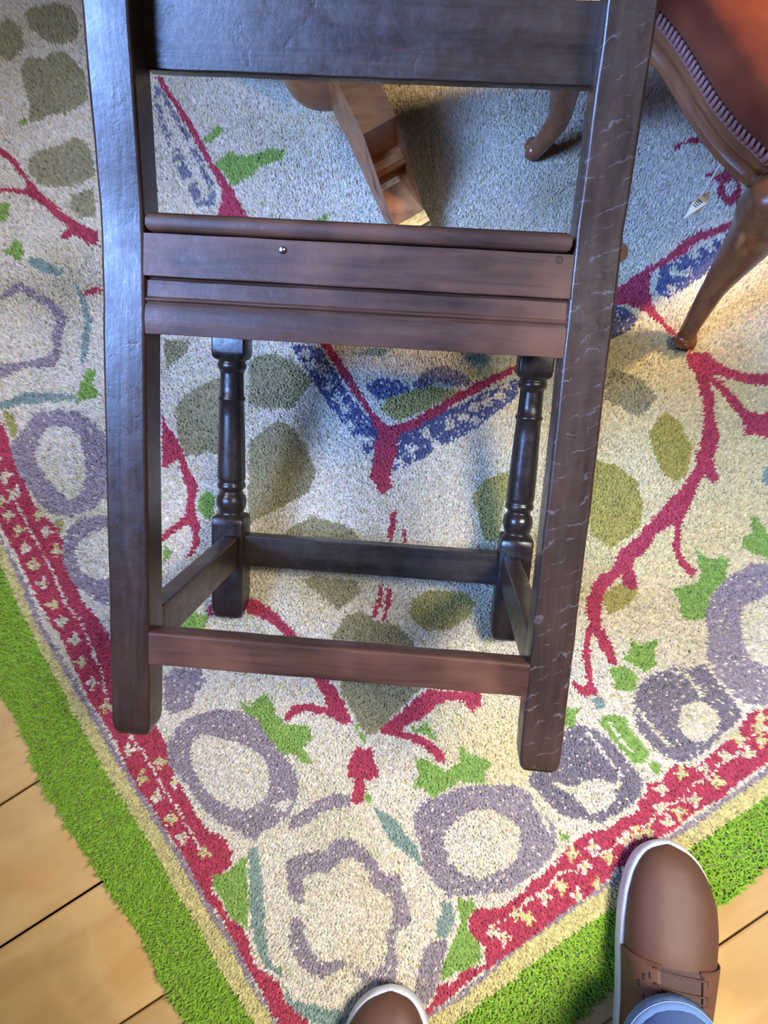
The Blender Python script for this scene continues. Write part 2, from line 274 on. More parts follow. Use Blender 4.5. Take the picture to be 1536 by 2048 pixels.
SHAPES = [["O",[[-600,953],[-590,964],[-556,969],[-528,964],[-517,942],[-513,920],[-516,904],[-535,901],[-550,899],[-574,913],[-587,926] ]],
["O",[[-597,862],[-587,879],[-559,874],[-552,884],[-530,886],[-513,868],[-498,851],[-489,800],[-521,780],[-551,777],[-576,765],[-577,799],[-585,820],[-593,845] ]],
["O",[[-571,708],[-557,720],[-524,731],[-503,743],[-483,730],[-476,710],[-468,682],[-489,666],[-522,661],[-552,667],[-569,688] ]],
["O",[[-635,941],[-623,942],[-603,931],[-594,901],[-599,884],[-617,871],[-629,880],[-663,907] ]],
["O",[[-503,650],[-470,658],[-462,614],[-485,611],[-501,627] ]],
["O",[[-352,425],[-317,425],[-319,408],[-346,384],[-353,408] ]],
["O",[[-330,315],[-329,334],[-309,352],[-276,368],[-250,370],[-245,262],[-286,262],[-313,257],[-325,279] ]],
["O",[[-228,279],[-207,295],[-189,309],[-165,293],[-148,265],[-136,237],[-146,207],[-179,188],[-214,170],[-225,163] ]],
["O",[[-222,400],[-208,405],[-169,392],[-157,378],[-143,363],[-158,344],[-170,326],[-197,323],[-230,330],[-232,393] ]],
["O",[[-169,161],[-141,175],[-99,165],[-81,155],[-76,145],[-75,117],[-154,123],[-181,140] ]],
["O",[[-137,97],[-80,91],[-75,76],[-87,64],[-103,52],[-127,70],[-150,91] ]],
["o",[[-9,66],[17,79],[60,77],[74,62],[63,42],[38,28],[6,29],[-11,46] ]],
["O",[[-111,19],[-92,46],[-71,51],[-56,38],[-34,36],[-15,23],[-7,15],[-9,2],[-112,2] ]],
["o",[[92,228],[116,235],[134,230],[133,196],[113,197],[106,144],[86,144],[80,175],[72,205] ]],
["O",[[-104,-23],[6,-29],[6,-43],[-15,-64],[-40,-88],[-52,-101],[-65,-101],[-80,-80],[-92,-60] ]],
["O",[[260,376],[282,372],[304,358],[318,339],[308,320],[292,309],[269,323],[246,337] ]],
["o",[[314,302],[327,316],[344,304],[355,281],[361,268],[350,230],[335,221],[319,236],[309,265],[306,288] ]],
["o",[[233,250],[259,245],[286,223],[295,192],[289,162],[249,133],[225,152],[222,175] ]],
["o",[[236,75],[258,89],[282,80],[269,61],[240,48] ]],
["s",[[-394,825],[-380,822],[-360,785],[-332,739],[-311,698],[-291,658],[-290,633],[-304,619],[-315,627],[-335,659],[-351,691],[-364,724],[-377,756],[-391,798] ]],
["c",[[-381,798],[-367,785],[-342,739],[-316,690],[-298,650],[-303,636],[-316,657],[-332,691],[-352,723],[-370,756] ]],
["b",[[-176,417],[-134,413],[-116,381],[-92,341],[-68,313],[-53,292],[-58,247],[-77,272],[-98,299],[-126,335],[-143,363],[-161,392] ]],
["b",[[-38,235],[-26,285],[6,306],[63,331],[134,367],[133,338],[96,310],[62,285],[29,271],[6,253],[-16,244] ]],
["b",[[334,522],[369,541],[404,558],[434,577],[458,590],[456,567],[433,555],[401,514],[378,500],[345,478],[332,483],[328,493] ]],
["b",[[258,471],[284,465],[299,450],[285,433],[267,422],[256,427] ]],
["b",[[464,590],[499,600],[497,570],[469,558] ]],
["b",[[-72,355],[-50,367],[-25,362],[-9,350],[-27,341],[-52,334] ]],
["d",[[-11,350],[6,374],[36,385],[63,374],[72,356],[47,355],[24,362],[6,346] ]],
["o",[[-38,339],[-24,342],[18,355],[51,350],[51,343],[6,320],[-27,304],[-52,322] ]],
["t",[[-93,401],[-62,410],[-32,407],[-50,398] ]],
["t",[[63,395],[86,402],[97,395],[94,383] ]],
["y",[[60,379],[97,379],[119,380],[131,389],[131,385],[86,363],[74,359] ]],
["r",[[-390,839],[-381,839],[-357,801],[-329,759],[-297,695],[-287,686],[-268,658],[-258,638],[-238,602],[-289,603],[-281,634],[-280,650],[-304,694],[-336,751],[-361,793] ]],
["r",[[-238,602],[-216,579],[-119,413],[-99,384],[-82,356],[-64,324],[-43,299],[-26,287],[-27,264],[-34,244],[-37,230],[-35,217],[-43,205],[-51,207],[-57,220],[-65,227],[-60,247],[-57,271],[-54,291],[-68,317],[-88,345],[-111,381],[-131,412],[-253,602] ]],
["r",[[-43,298],[-11,306],[23,325],[57,347],[90,365],[131,384],[179,410],[272,481],[271,467],[185,399],[131,374],[100,358],[63,337],[30,316],[-4,295],[-26,287] ]],
["r",[[255,485],[288,503],[319,525],[347,542],[363,559],[382,571],[417,583],[458,602],[458,592],[412,570],[379,556],[369,544],[346,530],[323,517],[317,493],[320,468],[335,444],[349,425],[367,401],[387,400],[399,387],[418,375],[446,368],[493,367],[492,351],[441,354],[419,361],[396,368],[393,364],[404,359],[418,340],[435,319],[452,312],[477,324],[473,276],[444,284],[429,283],[432,297],[426,308],[413,326],[393,355],[388,359],[394,336],[392,313],[397,281],[391,263],[385,248],[393,231],[393,223],[384,221],[374,231],[364,214],[354,192],[345,175],[339,155],[336,136],[342,120],[357,104],[349,97],[333,116],[328,136],[332,162],[327,165],[309,152],[292,129],[279,120],[274,107],[281,92],[279,82],[268,80],[262,90],[261,101],[252,92],[236,75],[234,56],[231,37],[244,15],[251,-14],[245,-14],[231,4],[224,28],[217,15],[218,-16],[219,-31],[225,-51],[206,-53],[194,-39],[193,-33],[211,-41],[212,-25],[208,-2],[212,27],[218,37],[214,50],[215,67],[224,86],[233,97],[250,107],[258,129],[275,142],[295,162],[311,179],[331,201],[343,212],[352,225],[364,245],[367,265],[375,285],[379,304],[378,331],[372,364],[360,387],[363,400],[342,425],[323,445],[309,459],[291,469],[255,474] ]],
["r",[[361,709],[364,699],[369,704],[379,712],[391,712],[401,711],[413,703],[417,688],[428,682],[434,674],[439,676],[427,694],[418,703],[396,720],[386,720],[377,713] ]],
["r",[[403,662],[411,667],[422,660],[437,676],[444,668],[449,652],[453,639],[447,626],[438,615],[428,615],[421,626],[415,632],[421,649],[411,655] ]],
["c",[[429,646],[441,659],[445,645],[435,628],[430,630] ]],
["r",[[-637,730],[-614,727],[-604,721],[-590,707],[-578,690],[-566,674],[-545,650],[-524,633],[-505,615],[-487,604],[-458,588],[-456,567],[-477,575],[-495,586],[-509,578],[-514,586],[-501,597],[-522,613],[-546,634],[-564,648],[-582,653],[-600,656],[-629,649],[-630,658],[-607,660],[-593,662],[-570,658],[-571,672],[-586,688],[-602,707],[-613,715],[-636,717] ]],
["r",[[-474,493],[-467,501],[-448,506],[-447,497],[-468,491] ]],
["r",[[-350,318],[-338,296],[-326,279],[-315,259],[-307,236],[-293,219],[-298,192],[-290,165],[-289,136],[-297,125],[-310,114],[-298,136],[-299,156],[-308,165],[-325,150],[-339,142],[-340,150],[-320,168],[-309,179],[-308,206],[-317,236],[-325,252],[-345,241] ]],
["g",[[-292,197],[-282,212],[-272,206],[-271,179],[-280,170],[-291,185] ]],
["g",[[-318,36],[-294,51],[-273,43],[-275,28],[-311,25] ]],
["g",[[-336,138],[-326,130],[-328,116],[-336,120] ]],
["r",[[-276,53],[-266,61],[-266,44],[-271,42] ]],
["r",[[-35,183],[-27,183],[-30,157],[-38,139],[-39,152] ]],
["r",[[-20,159],[-15,157],[-16,139],[-20,139] ]],
["r",[[-50,87],[-45,86],[-47,65],[-54,42],[-59,43],[-52,65] ]],
["r",[[-40,83],[-33,75],[-36,57],[-41,38],[-47,40],[-42,56] ]],
["r",[[-224,68],[-210,65],[-181,45],[-158,22],[-134,-17],[-112,-38],[-95,-60],[-82,-89],[-98,-88],[-115,-79],[-135,-75],[-153,-78],[-166,-88],[-169,-81],[-158,-69],[-141,-65],[-114,-71],[-120,-53],[-137,-30],[-171,17],[-187,33],[-209,45],[-223,48] ]],
["r",[[10,-47],[43,-47],[79,-49],[79,-67],[66,-73],[60,-61],[42,-59],[23,-65],[6,-82],[-15,-90],[-21,-98],[-2,-102],[16,-110],[29,-120],[35,-136],[24,-133],[6,-116],[-19,-106],[-48,-101],[-44,-92],[-25,-78],[-9,-64] ]],
["g",[[-81,-89],[-77,-91],[-67,-107],[-63,-113],[-69,-113] ]],
["r",[[-77,-115],[-72,-121],[-63,-120],[-58,-115],[-56,-131],[-47,-154],[-68,-157],[-66,-164],[-68,-184],[-82,-186],[-82,-176],[-78,-157],[-89,-153],[-87,-139],[-79,-125] ]],
["g",[[-66,-170],[-56,-178],[-62,-184],[-67,-178] ]],
["g",[[-227,-62],[-214,-70],[-205,-60],[-194,-55],[-184,-66],[-181,-80],[-166,-92],[-136,-93],[-134,-108],[-144,-120],[-133,-138],[-141,-140],[-156,-128],[-171,-130],[-184,-114],[-195,-100],[-213,-92],[-218,-80] ]],
["g",[[53,-115],[68,-125],[92,-132],[82,-147],[82,-159],[53,-157],[35,-167],[18,-177],[10,-167],[-8,-166],[2,-151],[-4,-130],[12,-132],[33,-145],[51,-135] ]],
["g",[[-10,-90],[-2,-95],[10,-86],[18,-97],[23,-109],[6,-100],[-9,-98] ]],
["g",[[-239,707],[-212,718],[-192,712],[-197,701],[-219,691],[-233,684],[-233,678],[-246,670],[-267,657],[-272,671],[-293,694],[-272,713],[-257,705] ]],
["g",[[-314,730],[-291,757],[-283,746],[-302,728] ]],
["g",[[-146,601],[-132,613],[-126,604],[-135,593] ]],
["g",[[-592,770],[-583,778],[-578,769],[-587,760] ]],
["m",[[-620,493],[-591,495],[-578,510],[-564,515],[-543,500],[-518,487],[-500,469],[-492,454],[-500,434],[-495,404],[-508,386],[-533,386],[-557,381],[-579,372],[-607,367] ]],
["c",[[-619,482],[-591,487],[-579,493],[-561,500],[-542,487],[-527,479],[-509,459],[-514,434],[-507,415],[-518,402],[-546,395],[-581,391],[-609,389] ]],
["t",[[-558,553],[-538,549],[-504,530],[-507,522],[-537,530],[-554,542] ]],
["t",[[-490,518],[-472,491],[-458,454],[-459,409],[-467,387],[-470,417],[-467,454],[-479,491] ]],
["t",[[-597,333],[-576,335],[-542,350],[-507,349],[-471,346],[-471,339],[-506,337],[-540,332],[-575,325],[-596,323] ]],
["g",[[-472,332],[-465,361],[-458,382],[-444,382],[-450,360],[-437,344],[-459,339] ]],
["g",[[-598,562],[-584,569],[-578,585],[-569,569],[-562,551],[-571,546],[-583,555] ]],
["g",[[-620,641],[-592,636],[-594,609],[-616,601] ]],
["o",[[-572,321],[-560,321],[-551,302],[-548,284],[-555,284],[-565,302] ]],
["m",[[-556,276],[-542,295],[-527,318],[-497,325],[-469,323],[-447,308],[-429,289],[-420,266],[-416,207],[-433,188],[-464,176],[-492,176],[-516,199],[-543,236],[-554,259] ]],
["c",[[-519,278],[-505,301],[-479,301],[-461,285],[-453,259],[-448,233],[-455,206],[-466,197],[-488,211],[-511,238],[-522,259] ]],
["m",[[-473,136],[-470,158],[-450,172],[-417,179],[-389,170],[-379,116],[-385,64],[-406,57],[-424,64],[-455,85],[-471,111] ]],
["c",[[-454,136],[-437,152],[-414,161],[-398,143],[-394,96],[-409,94],[-426,90],[-445,101],[-455,121] ]],
["o",[[-489,170],[-478,173],[-472,163],[-477,153] ]],
["m",[[-326,-32],[-311,-24],[-279,-22],[-270,-40],[-284,-53],[-289,-72],[-311,-80],[-324,-75] ]],
["m",[[-313,-144],[-317,-118],[-310,-100],[-295,-86],[-276,-78],[-251,-73],[-225,-75],[-204,-84],[-192,-104],[-172,-125],[-153,-147],[-148,-167],[-152,-184],[-161,-202],[-173,-211],[-193,-221],[-199,-232],[-227,-220],[-249,-210],[-270,-191],[-293,-162] ]],
["m",[[-158,-205],[-124,-183],[-103,-173],[-84,-176],[-84,-188],[-113,-193],[-137,-209],[-160,-218] ]],
["c",[[-288,-119],[-275,-105],[-247,-109],[-225,-115],[-203,-126],[-189,-139],[-184,-158],[-188,-182],[-200,-190],[-212,-196],[-232,-194],[-254,-181],[-272,-163],[-283,-145] ]],
["c",[[-183,-188],[-164,-182],[-152,-186],[-170,-196] ]],
["m",[[-159,-253],[-143,-243],[-112,-241],[-102,-225],[-76,-229],[-51,-251],[-40,-266],[-22,-268],[-20,-281],[-8,-310],[-8,-321],[-28,-333],[-28,-348],[-24,-360],[-26,-384],[-45,-390],[-66,-387],[-79,-369],[-81,-369],[-95,-376],[-113,-384],[-131,-379],[-144,-368],[-154,-350],[-154,-323],[-145,-313],[-142,-303],[-149,-298],[-158,-291],[-161,-274] ]],
["c",[[-138,-270],[-107,-265],[-92,-248],[-75,-252],[-59,-266],[-57,-281],[-46,-287],[-32,-296],[-30,-310],[-32,-326],[-40,-333],[-36,-352],[-40,-368],[-56,-379],[-75,-371],[-92,-364],[-114,-366],[-129,-355],[-136,-335],[-136,-324],[-148,-316],[-142,-305],[-138,-299],[-140,-289] ]],
["m",[[16,-341],[35,-337],[32,-359],[21,-395],[11,-408],[-5,-406],[1,-371],[6,-352] ]],
["t",[[-208,-241],[-198,-239],[-190,-275],[-186,-320],[-182,-353],[-174,-370],[-160,-377],[-164,-384],[-176,-378],[-192,-359],[-202,-326],[-206,-292] ]],
["t",[[-161,-389],[-150,-409],[-126,-414],[-92,-420],[-85,-438],[-115,-438],[-140,-424],[-154,-413] ]],
["t",[[-56,-189],[-37,-198],[-22,-208],[-16,-219],[-2,-231],[6,-259],[-14,-242],[-27,-235],[-41,-216] ]],
["t",[[28,-295],[42,-298],[44,-317],[33,-339],[22,-332],[22,-319],[29,-310] ]],
["g",[[46,-294],[68,-292],[68,-307],[59,-312],[59,-325],[73,-341],[76,-360],[65,-369],[47,-373],[29,-384],[27,-374],[35,-355],[44,-333],[51,-322] ]],
["g",[[-253,-272],[-240,-271],[-225,-261],[-217,-248],[-211,-252],[-205,-332],[-215,-326],[-232,-316],[-237,-301],[-250,-289] ]],
["m",[[-7,-200],[6,-183],[33,-172],[57,-164],[88,-160],[115,-160],[132,-163],[145,-179],[161,-192],[168,-213],[164,-222],[170,-230],[160,-243],[143,-259],[125,-272],[113,-282],[86,-286],[62,-290],[36,-289],[18,-274],[6,-257],[4,-235],[-3,-217] ]],
["c",[[47,-203],[67,-191],[87,-189],[107,-197],[115,-201],[122,-211],[126,-227],[120,-244],[113,-254],[94,-263],[74,-271],[56,-266],[38,-251],[32,-234],[34,-217] ]],
["c",[[138,-177],[141,-176],[155,-194],[163,-220],[160,-221],[151,-197] ]],
["m",[[459,113],[427,115],[412,107],[396,96],[376,77],[367,61],[364,30],[362,-1],[366,-19],[378,-34],[392,-52],[409,-62],[445,-61] ]],
["c",[[456,65],[441,63],[418,55],[406,49],[399,36],[399,16],[398,-1],[398,-17],[412,-27],[433,-31],[448,-28] ]],
["d",[[279,-37],[294,-24],[315,-18],[335,-18],[356,-11],[366,-24],[384,-48],[399,-67],[398,-79],[381,-91],[360,-111],[339,-126],[324,-132],[305,-126],[289,-112],[272,-91],[267,-65],[272,-49] ]],
["c",[[347,-56],[361,-61],[370,-71],[372,-83],[365,-97],[353,-106],[341,-107],[328,-101],[321,-87],[324,-71],[334,-61] ]],
["c",[[305,-19],[308,-17],[336,-24],[353,-48],[351,-56],[348,-49],[333,-28] ]],
["c",[[268,-66],[271,-63],[288,-83],[302,-101],[310,-111],[305,-112],[299,-104],[285,-87] ]],
["d",[[176,-98],[199,-88],[219,-93],[239,-107],[258,-130],[275,-153],[272,-169],[264,-181],[245,-191],[225,-203],[201,-200],[175,-195],[146,-168],[134,-158],[144,-142],[162,-141] ]],
["c",[[190,-163],[207,-153],[229,-152],[241,-160],[242,-175],[231,-189],[211,-193],[195,-180] ]],
["c",[[204,-92],[207,-90],[229,-116],[250,-146],[247,-164],[244,-163],[246,-147],[226,-119] ]],
["c",[[118,-155],[123,-154],[148,-172],[166,-200],[196,-214],[195,-218],[163,-204],[144,-176] ]],
["c",[[162,-158],[171,-156],[192,-164],[190,-172] ]],
["g",[[357,131],[373,120],[400,123],[393,107],[394,93],[377,82],[370,69],[364,44],[343,42],[333,48],[334,65],[324,82],[352,88],[363,97] ]],
["g",[[427,177],[437,175],[448,155],[462,144],[460,119],[434,125],[414,136],[419,149],[430,155] ]],
["g",[[269,19],[276,11],[286,13],[302,17],[298,3],[300,-14],[284,-24],[272,-16],[256,-6],[267,0] ]],
["g",[[238,-20],[255,-16],[272,-22],[275,-32],[272,-46],[244,-45],[248,-34] ]],
["g",[[180,-68],[202,-68],[197,-77],[195,-92],[176,-88] ]],
["g",[[226,-85],[232,-75],[259,-77],[260,-91],[274,-106],[285,-120],[278,-132],[264,-132],[255,-121],[239,-103] ]],
["c",[[235,-83],[238,-82],[252,-105],[267,-120],[265,-122],[249,-107] ]],
["g",[[282,-132],[298,-132],[296,-147],[286,-140] ]],
["t",[[217,-55],[227,-53],[235,-65],[224,-71] ]],
["t",[[451,243],[470,243],[468,213],[448,219] ]],
["g",[[173,-213],[179,-216],[184,-218],[182,-226],[174,-224] ]],
["g",[[130,32],[137,25],[134,10],[127,11] ]],
["m",[[537,28],[527,54],[510,75],[494,98],[468,108],[441,101],[416,94],[391,81],[380,55],[381,28],[380,1],[391,-25],[416,-38],[441,-45],[468,-52],[494,-42],[510,-19],[527,2] ]],
["c",[[506,28],[500,45],[489,58],[479,72],[463,78],[446,74],[430,69],[414,61],[408,45],[408,28],[408,11],[414,-5],[430,-13],[446,-18],[463,-22],[479,-16],[489,-2],[500,11] ]],
["m",[[-650,623],[-660,650],[-676,671],[-693,693],[-719,704],[-746,697],[-771,689],[-796,676],[-807,650],[-806,623],[-807,596],[-796,570],[-771,558],[-746,550],[-719,543],[-693,554],[-676,576],[-660,597] ]],
["c",[[-681,623],[-687,640],[-697,653],[-708,667],[-724,674],[-741,669],[-757,665],[-772,657],[-779,640],[-779,623],[-779,606],[-772,590],[-757,582],[-741,577],[-724,573],[-708,580],[-697,594],[-687,607] ]],
["g",[[-663,760],[-680,770],[-684,790],[-699,776],[-719,778],[-711,760],[-719,742],[-699,744],[-684,730],[-680,750] ]],
["m",[[678,128],[669,153],[653,174],[637,196],[612,206],[585,199],[561,192],[536,179],[526,154],[526,128],[526,101],[536,76],[561,64],[585,56],[612,49],[637,60],[653,82],[669,102] ]],
["c",[[648,128],[642,144],[632,156],[622,170],[606,176],[590,172],[575,167],[560,160],[553,144],[554,128],[553,112],[560,96],[575,88],[590,84],[606,79],[622,86],[632,99],[642,112] ]],
["g",[[640,269],[623,279],[619,299],[604,285],[584,288],[592,269],[584,251],[604,253],[619,240],[623,260] ]],
["m",[[-753,771],[-763,798],[-779,819],[-795,841],[-821,852],[-848,845],[-873,837],[-899,824],[-909,798],[-909,771],[-909,744],[-899,718],[-873,706],[-848,698],[-821,691],[-795,702],[-779,724],[-763,745] ]],
["c",[[-783,771],[-790,788],[-800,801],[-810,815],[-827,822],[-844,817],[-859,813],[-875,805],[-882,788],[-881,771],[-882,754],[-875,738],[-859,730],[-844,725],[-827,721],[-810,728],[-800,742],[-790,755] ]],
["g",[[-765,908],[-783,918],[-787,938],[-802,924],[-822,926],[-813,908],[-822,890],[-802,892],[-787,878],[-783,898] ]],
["m",[[822,227],[812,253],[797,274],[781,295],[756,306],[729,299],[705,291],[680,279],[670,254],[670,227],[670,201],[680,176],[705,164],[729,156],[756,149],[781,160],[797,181],[812,202] ]],
["c",[[792,227],[785,243],[776,256],[766,269],[750,276],[734,272],[719,267],[704,259],[697,244],[698,227],[697,211],[704,196],[719,188],[734,183],[750,179],[766,186],[776,199],[785,212] ]],
["g",[[784,369],[767,379],[763,399],[748,385],[728,388],[736,369],[728,351],[748,353],[763,340],[767,359] ]],
["m",[[-855,919],[-865,946],[-882,967],[-898,989],[-924,1000],[-951,993],[-976,985],[-1001,972],[-1012,946],[-1011,919],[-1012,892],[-1001,866],[-976,854],[-951,846],[-924,839],[-898,850],[-882,872],[-865,893] ]],
["c",[[-886,919],[-892,936],[-903,949],[-913,963],[-929,970],[-946,965],[-962,961],[-978,953],[-985,936],[-984,919],[-985,902],[-978,886],[-962,878],[-946,873],[-929,869],[-913,876],[-903,890],[-892,903] ]],
["g",[[-868,1056],[-885,1066],[-889,1086],[-904,1072],[-924,1074],[-916,1056],[-924,1038],[-904,1040],[-889,1026],[-885,1046] ]],
["m",[[966,327],[956,353],[941,373],[925,395],[899,406],[873,399],[849,391],[824,379],[813,354],[814,327],[813,301],[824,276],[849,263],[873,256],[899,249],[925,259],[941,281],[956,302] ]],
["c",[[935,327],[929,343],[920,356],[910,369],[894,376],[878,371],[863,367],[848,359],[841,343],[841,327],[841,311],[848,295],[863,288],[878,283],[894,279],[910,285],[920,299],[929,311] ]],
["g",[[928,469],[910,479],[907,499],[892,485],[872,487],[880,469],[872,451],[892,453],[907,439],[910,459] ]],
["m",[[-958,1067],[-968,1094],[-984,1115],[-1000,1137],[-1026,1148],[-1054,1141],[-1078,1133],[-1104,1120],[-1115,1094],[-1114,1067],[-1115,1040],[-1104,1014],[-1078,1002],[-1054,994],[-1026,987],[-1000,998],[-984,1020],[-968,1041] ]],
["c",[[-989,1067],[-995,1084],[-1005,1097],[-1015,1111],[-1032,1118],[-1049,1113],[-1064,1108],[-1080,1101],[-1087,1084],[-1087,1067],[-1087,1050],[-1080,1034],[-1064,1026],[-1049,1021],[-1032,1017],[-1015,1024],[-1005,1038],[-995,1051] ]],
["g",[[-970,1204],[-988,1214],[-992,1234],[-1007,1220],[-1027,1222],[-1018,1204],[-1027,1186],[-1007,1188],[-992,1174],[-988,1194]]]]
BLOSSOMS = [[-551,176],[-536,156],[-524,131],[-511,109],[-495,85],[-479,57],[-466,35],[-510,176],[-497,154],[-481,129],[-447,12],[-436,-16],[-419,-43],[-401,-72],[-366,-125],[-347,-159],[-327,-182],[-307,-207],[-291,-229],[-325,-140],[-305,-164],[-263,-247],[303,-200],[280,-212],[337,-174],[317,-189],[295,-184],[365,-153],[404,-119],[393,-100],[351,-139],[230,-243],[201,-253],[187,-239],[211,-231],[265,-215],[251,-222],[172,-276],[152,-289],[118,-308],[89,-329],[322,-144],[297,-163],[418,-86],[376,-122],[421,-104],[239,-261],[215,-273],[190,-286],[132,-313],[103,-335],[436,-93],[-561,196],[423,-75],[-543,209],[459,-77],[-577,219],[446,-59],[-559,232],[482,-61],[-593,242],[469,-43],[-575,255],[505,-45],[-609,265],[492,-27],[-591,278],[528,-29],[-625,288],[515,-11],[-607,301],[551,-13],[-641,311],[538,5],[-623,324],[574,3],[-657,334],[561,21],[-638,347],[597,19],[-673,357],[584,37],[-654,370],[620,35],[-688,380],[607,53],[-670,393],[643,51],[-704,403],[630,69],[-686,416],[666,67],[-720,426],[653,85],[-702,439],[689,83],[-736,449],[676,101],[-718,462],[712,98],[-752,472],[699,117],[-734,485],[735,114],[-768,495],[722,133],[-750,508],[758,130],[-784,518],[746,148],[-766,531],[781,146],[-800,541],[769,164],[-782,554],[804,162],[-816,564],[792,180],[-798,577],[827,178],[-832,587],[815,196],[-814,600],[850,194],[-848,610],[838,212],[-830,623],[873,210],[-864,633],[861,228],[-846,646],[896,226],[-880,656],[884,244],[-862,669],[919,242],[-896,679],[907,260],[-878,692]]
DOTS = [[-133,381],[-123,356],[-109,338],[-91,299],[-77,282],[-98,324],[-67,278],[-155,403],[-115,313],[60,312],[10,288],[-10,268],[93,333],[110,340],[43,302],[23,275],[117,354],[76,325],[352,517],[380,539],[401,553],[422,564],[368,513],[347,491],[-132,335],[-147,388],[-123,374],[-60,261],[-24,247],[76,305]]
MIDLINES = [[[-565,229],[-533,179],[-511,143],[-485,103],[-459,55],[-442,38],[-426,7],[-409,-28],[-399,-64],[-381,-88],[-362,-112],[-343,-135],[-331,-153],[-320,-170],[-306,-188],[-288,-211],[-272,-238],[-264,-247]],[[92,-320],[110,-314],[134,-291],[152,-282],[170,-262],[194,-256],[213,-240],[234,-234],[256,-210],[280,-204],[299,-181],[323,-174],[337,-155],[358,-148],[368,-132],[390,-121],[400,-103],[429,-88]]]
RA = Vector((-0.570, 0.822)); RB = Vector((0.822, 0.570))   # the two directions of the rug's sides
RC = Vector([-0.1344,-0.6459])
LA, LB = 2.05, 1.72
def inside(poly, X, Y):
    poly = np.asarray(poly, float)*0.001; x0, y0 = poly.min(0); x1, y1 = poly.max(0)
    res = np.zeros(len(X), bool); sel = np.where((X >= x0) & (X <= x1) & (Y >= y0) & (Y <= y1))[0]
    if not len(sel): return res
    x, y = X[sel], Y[sel]; r = np.zeros(len(sel), bool)
    for (ax, ay), (bx, by) in zip(poly, np.roll(poly, -1, 0)):
        c = (ay > y) != (by > y)
        with np.errstate(divide='ignore', invalid='ignore'):
            xi = (bx-ax)*(y-ay)/(by-ay) + ax
        r ^= c & (x < xi)
    res[sel] = r; return res
def rug_labels(X, Y):
    lab = np.zeros(len(X), int)
    lab[:] = KEYS.index('G')
    for k, poly in BORDER: lab[inside(poly, X, Y)] = KEYS.index('c' if k == 'f' else k)
    infield = inside(BORDER[-1][1], X, Y)
    a = (X-RC.x)*RA.x + (Y-RC.y)*RA.y; b = (X-RC.x)*RB.x + (Y-RC.y)*RB.y
    far = np.minimum(LA-a, LB-b)
    for lim, k in ((0.27, 'r'), (0.175, 'c'), (0.165, 'y'), (0.12, 'G')): lab[far < lim] = KEYS.index(k)
    red = (lab == KEYS.index('r'))
    for pl in MIDLINES:
        pl = np.asarray(pl)*0.001
        for (ax, ay), (bx, by) in zip(pl[:-1], pl[1:]):
            t = np.clip(((X-ax)*(bx-ax)+(Y-ay)*(by-ay))/((bx-ax)**2+(by-ay)**2), 0, 1)
            dd = np.hypot(X-ax-t*(bx-ax), Y-ay-t*(by-ay))
            lab[red & (dd < 0.0019) & (rng.random(len(X)) < 0.8)] = KEYS.index('c')
    for q, (x, y) in enumerate(BLOSSOMS):
        dx, dy = X-x*.001, Y-y*.001; rr = np.hypot(dx, dy); an = np.arctan2(dy, dx)
        lab[red & (rr < 0.0068 + 0.0022*np.cos(4*an) + 0.0012*np.sin(3*an + q))] = KEYS.index('y' if q % 2 else 'c')
        lab[red & (rr < 0.0026)] = KEYS.index('c' if q % 2 else 'y')
    for k, poly in SHAPES: lab[inside(poly, X, Y)] = KEYS.index(k)
    mott = lab == KEYS.index('s')
    for i in np.where(mott)[0]:
        if noise.noise((X[i]*110, Y[i]*110, 1)) > .08: lab[i] = KEYS.index('c')
    mau = np.isin(lab, [KEYS.index('m'), KEYS.index('d')]); lab[mau & (rng.random(len(X)) < .06)] = KEYS.index('c')
    cre = lab == KEYS.index('c'); lab[cre & (rng.random(len(X)) < .04)] = KEYS.index('y')
    blue = lab == KEYS.index('b'); lab[blue & (rng.random(len(X)) < .10)] = KEYS.index('c')
    for x, y in DOTS:
        rr = np.hypot(X-x*.001, Y-y*.001); lab[blue & (rr < 0.0075) & (rng.random(len(X)) < 0.8)] = KEYS.index('c')
    return lab
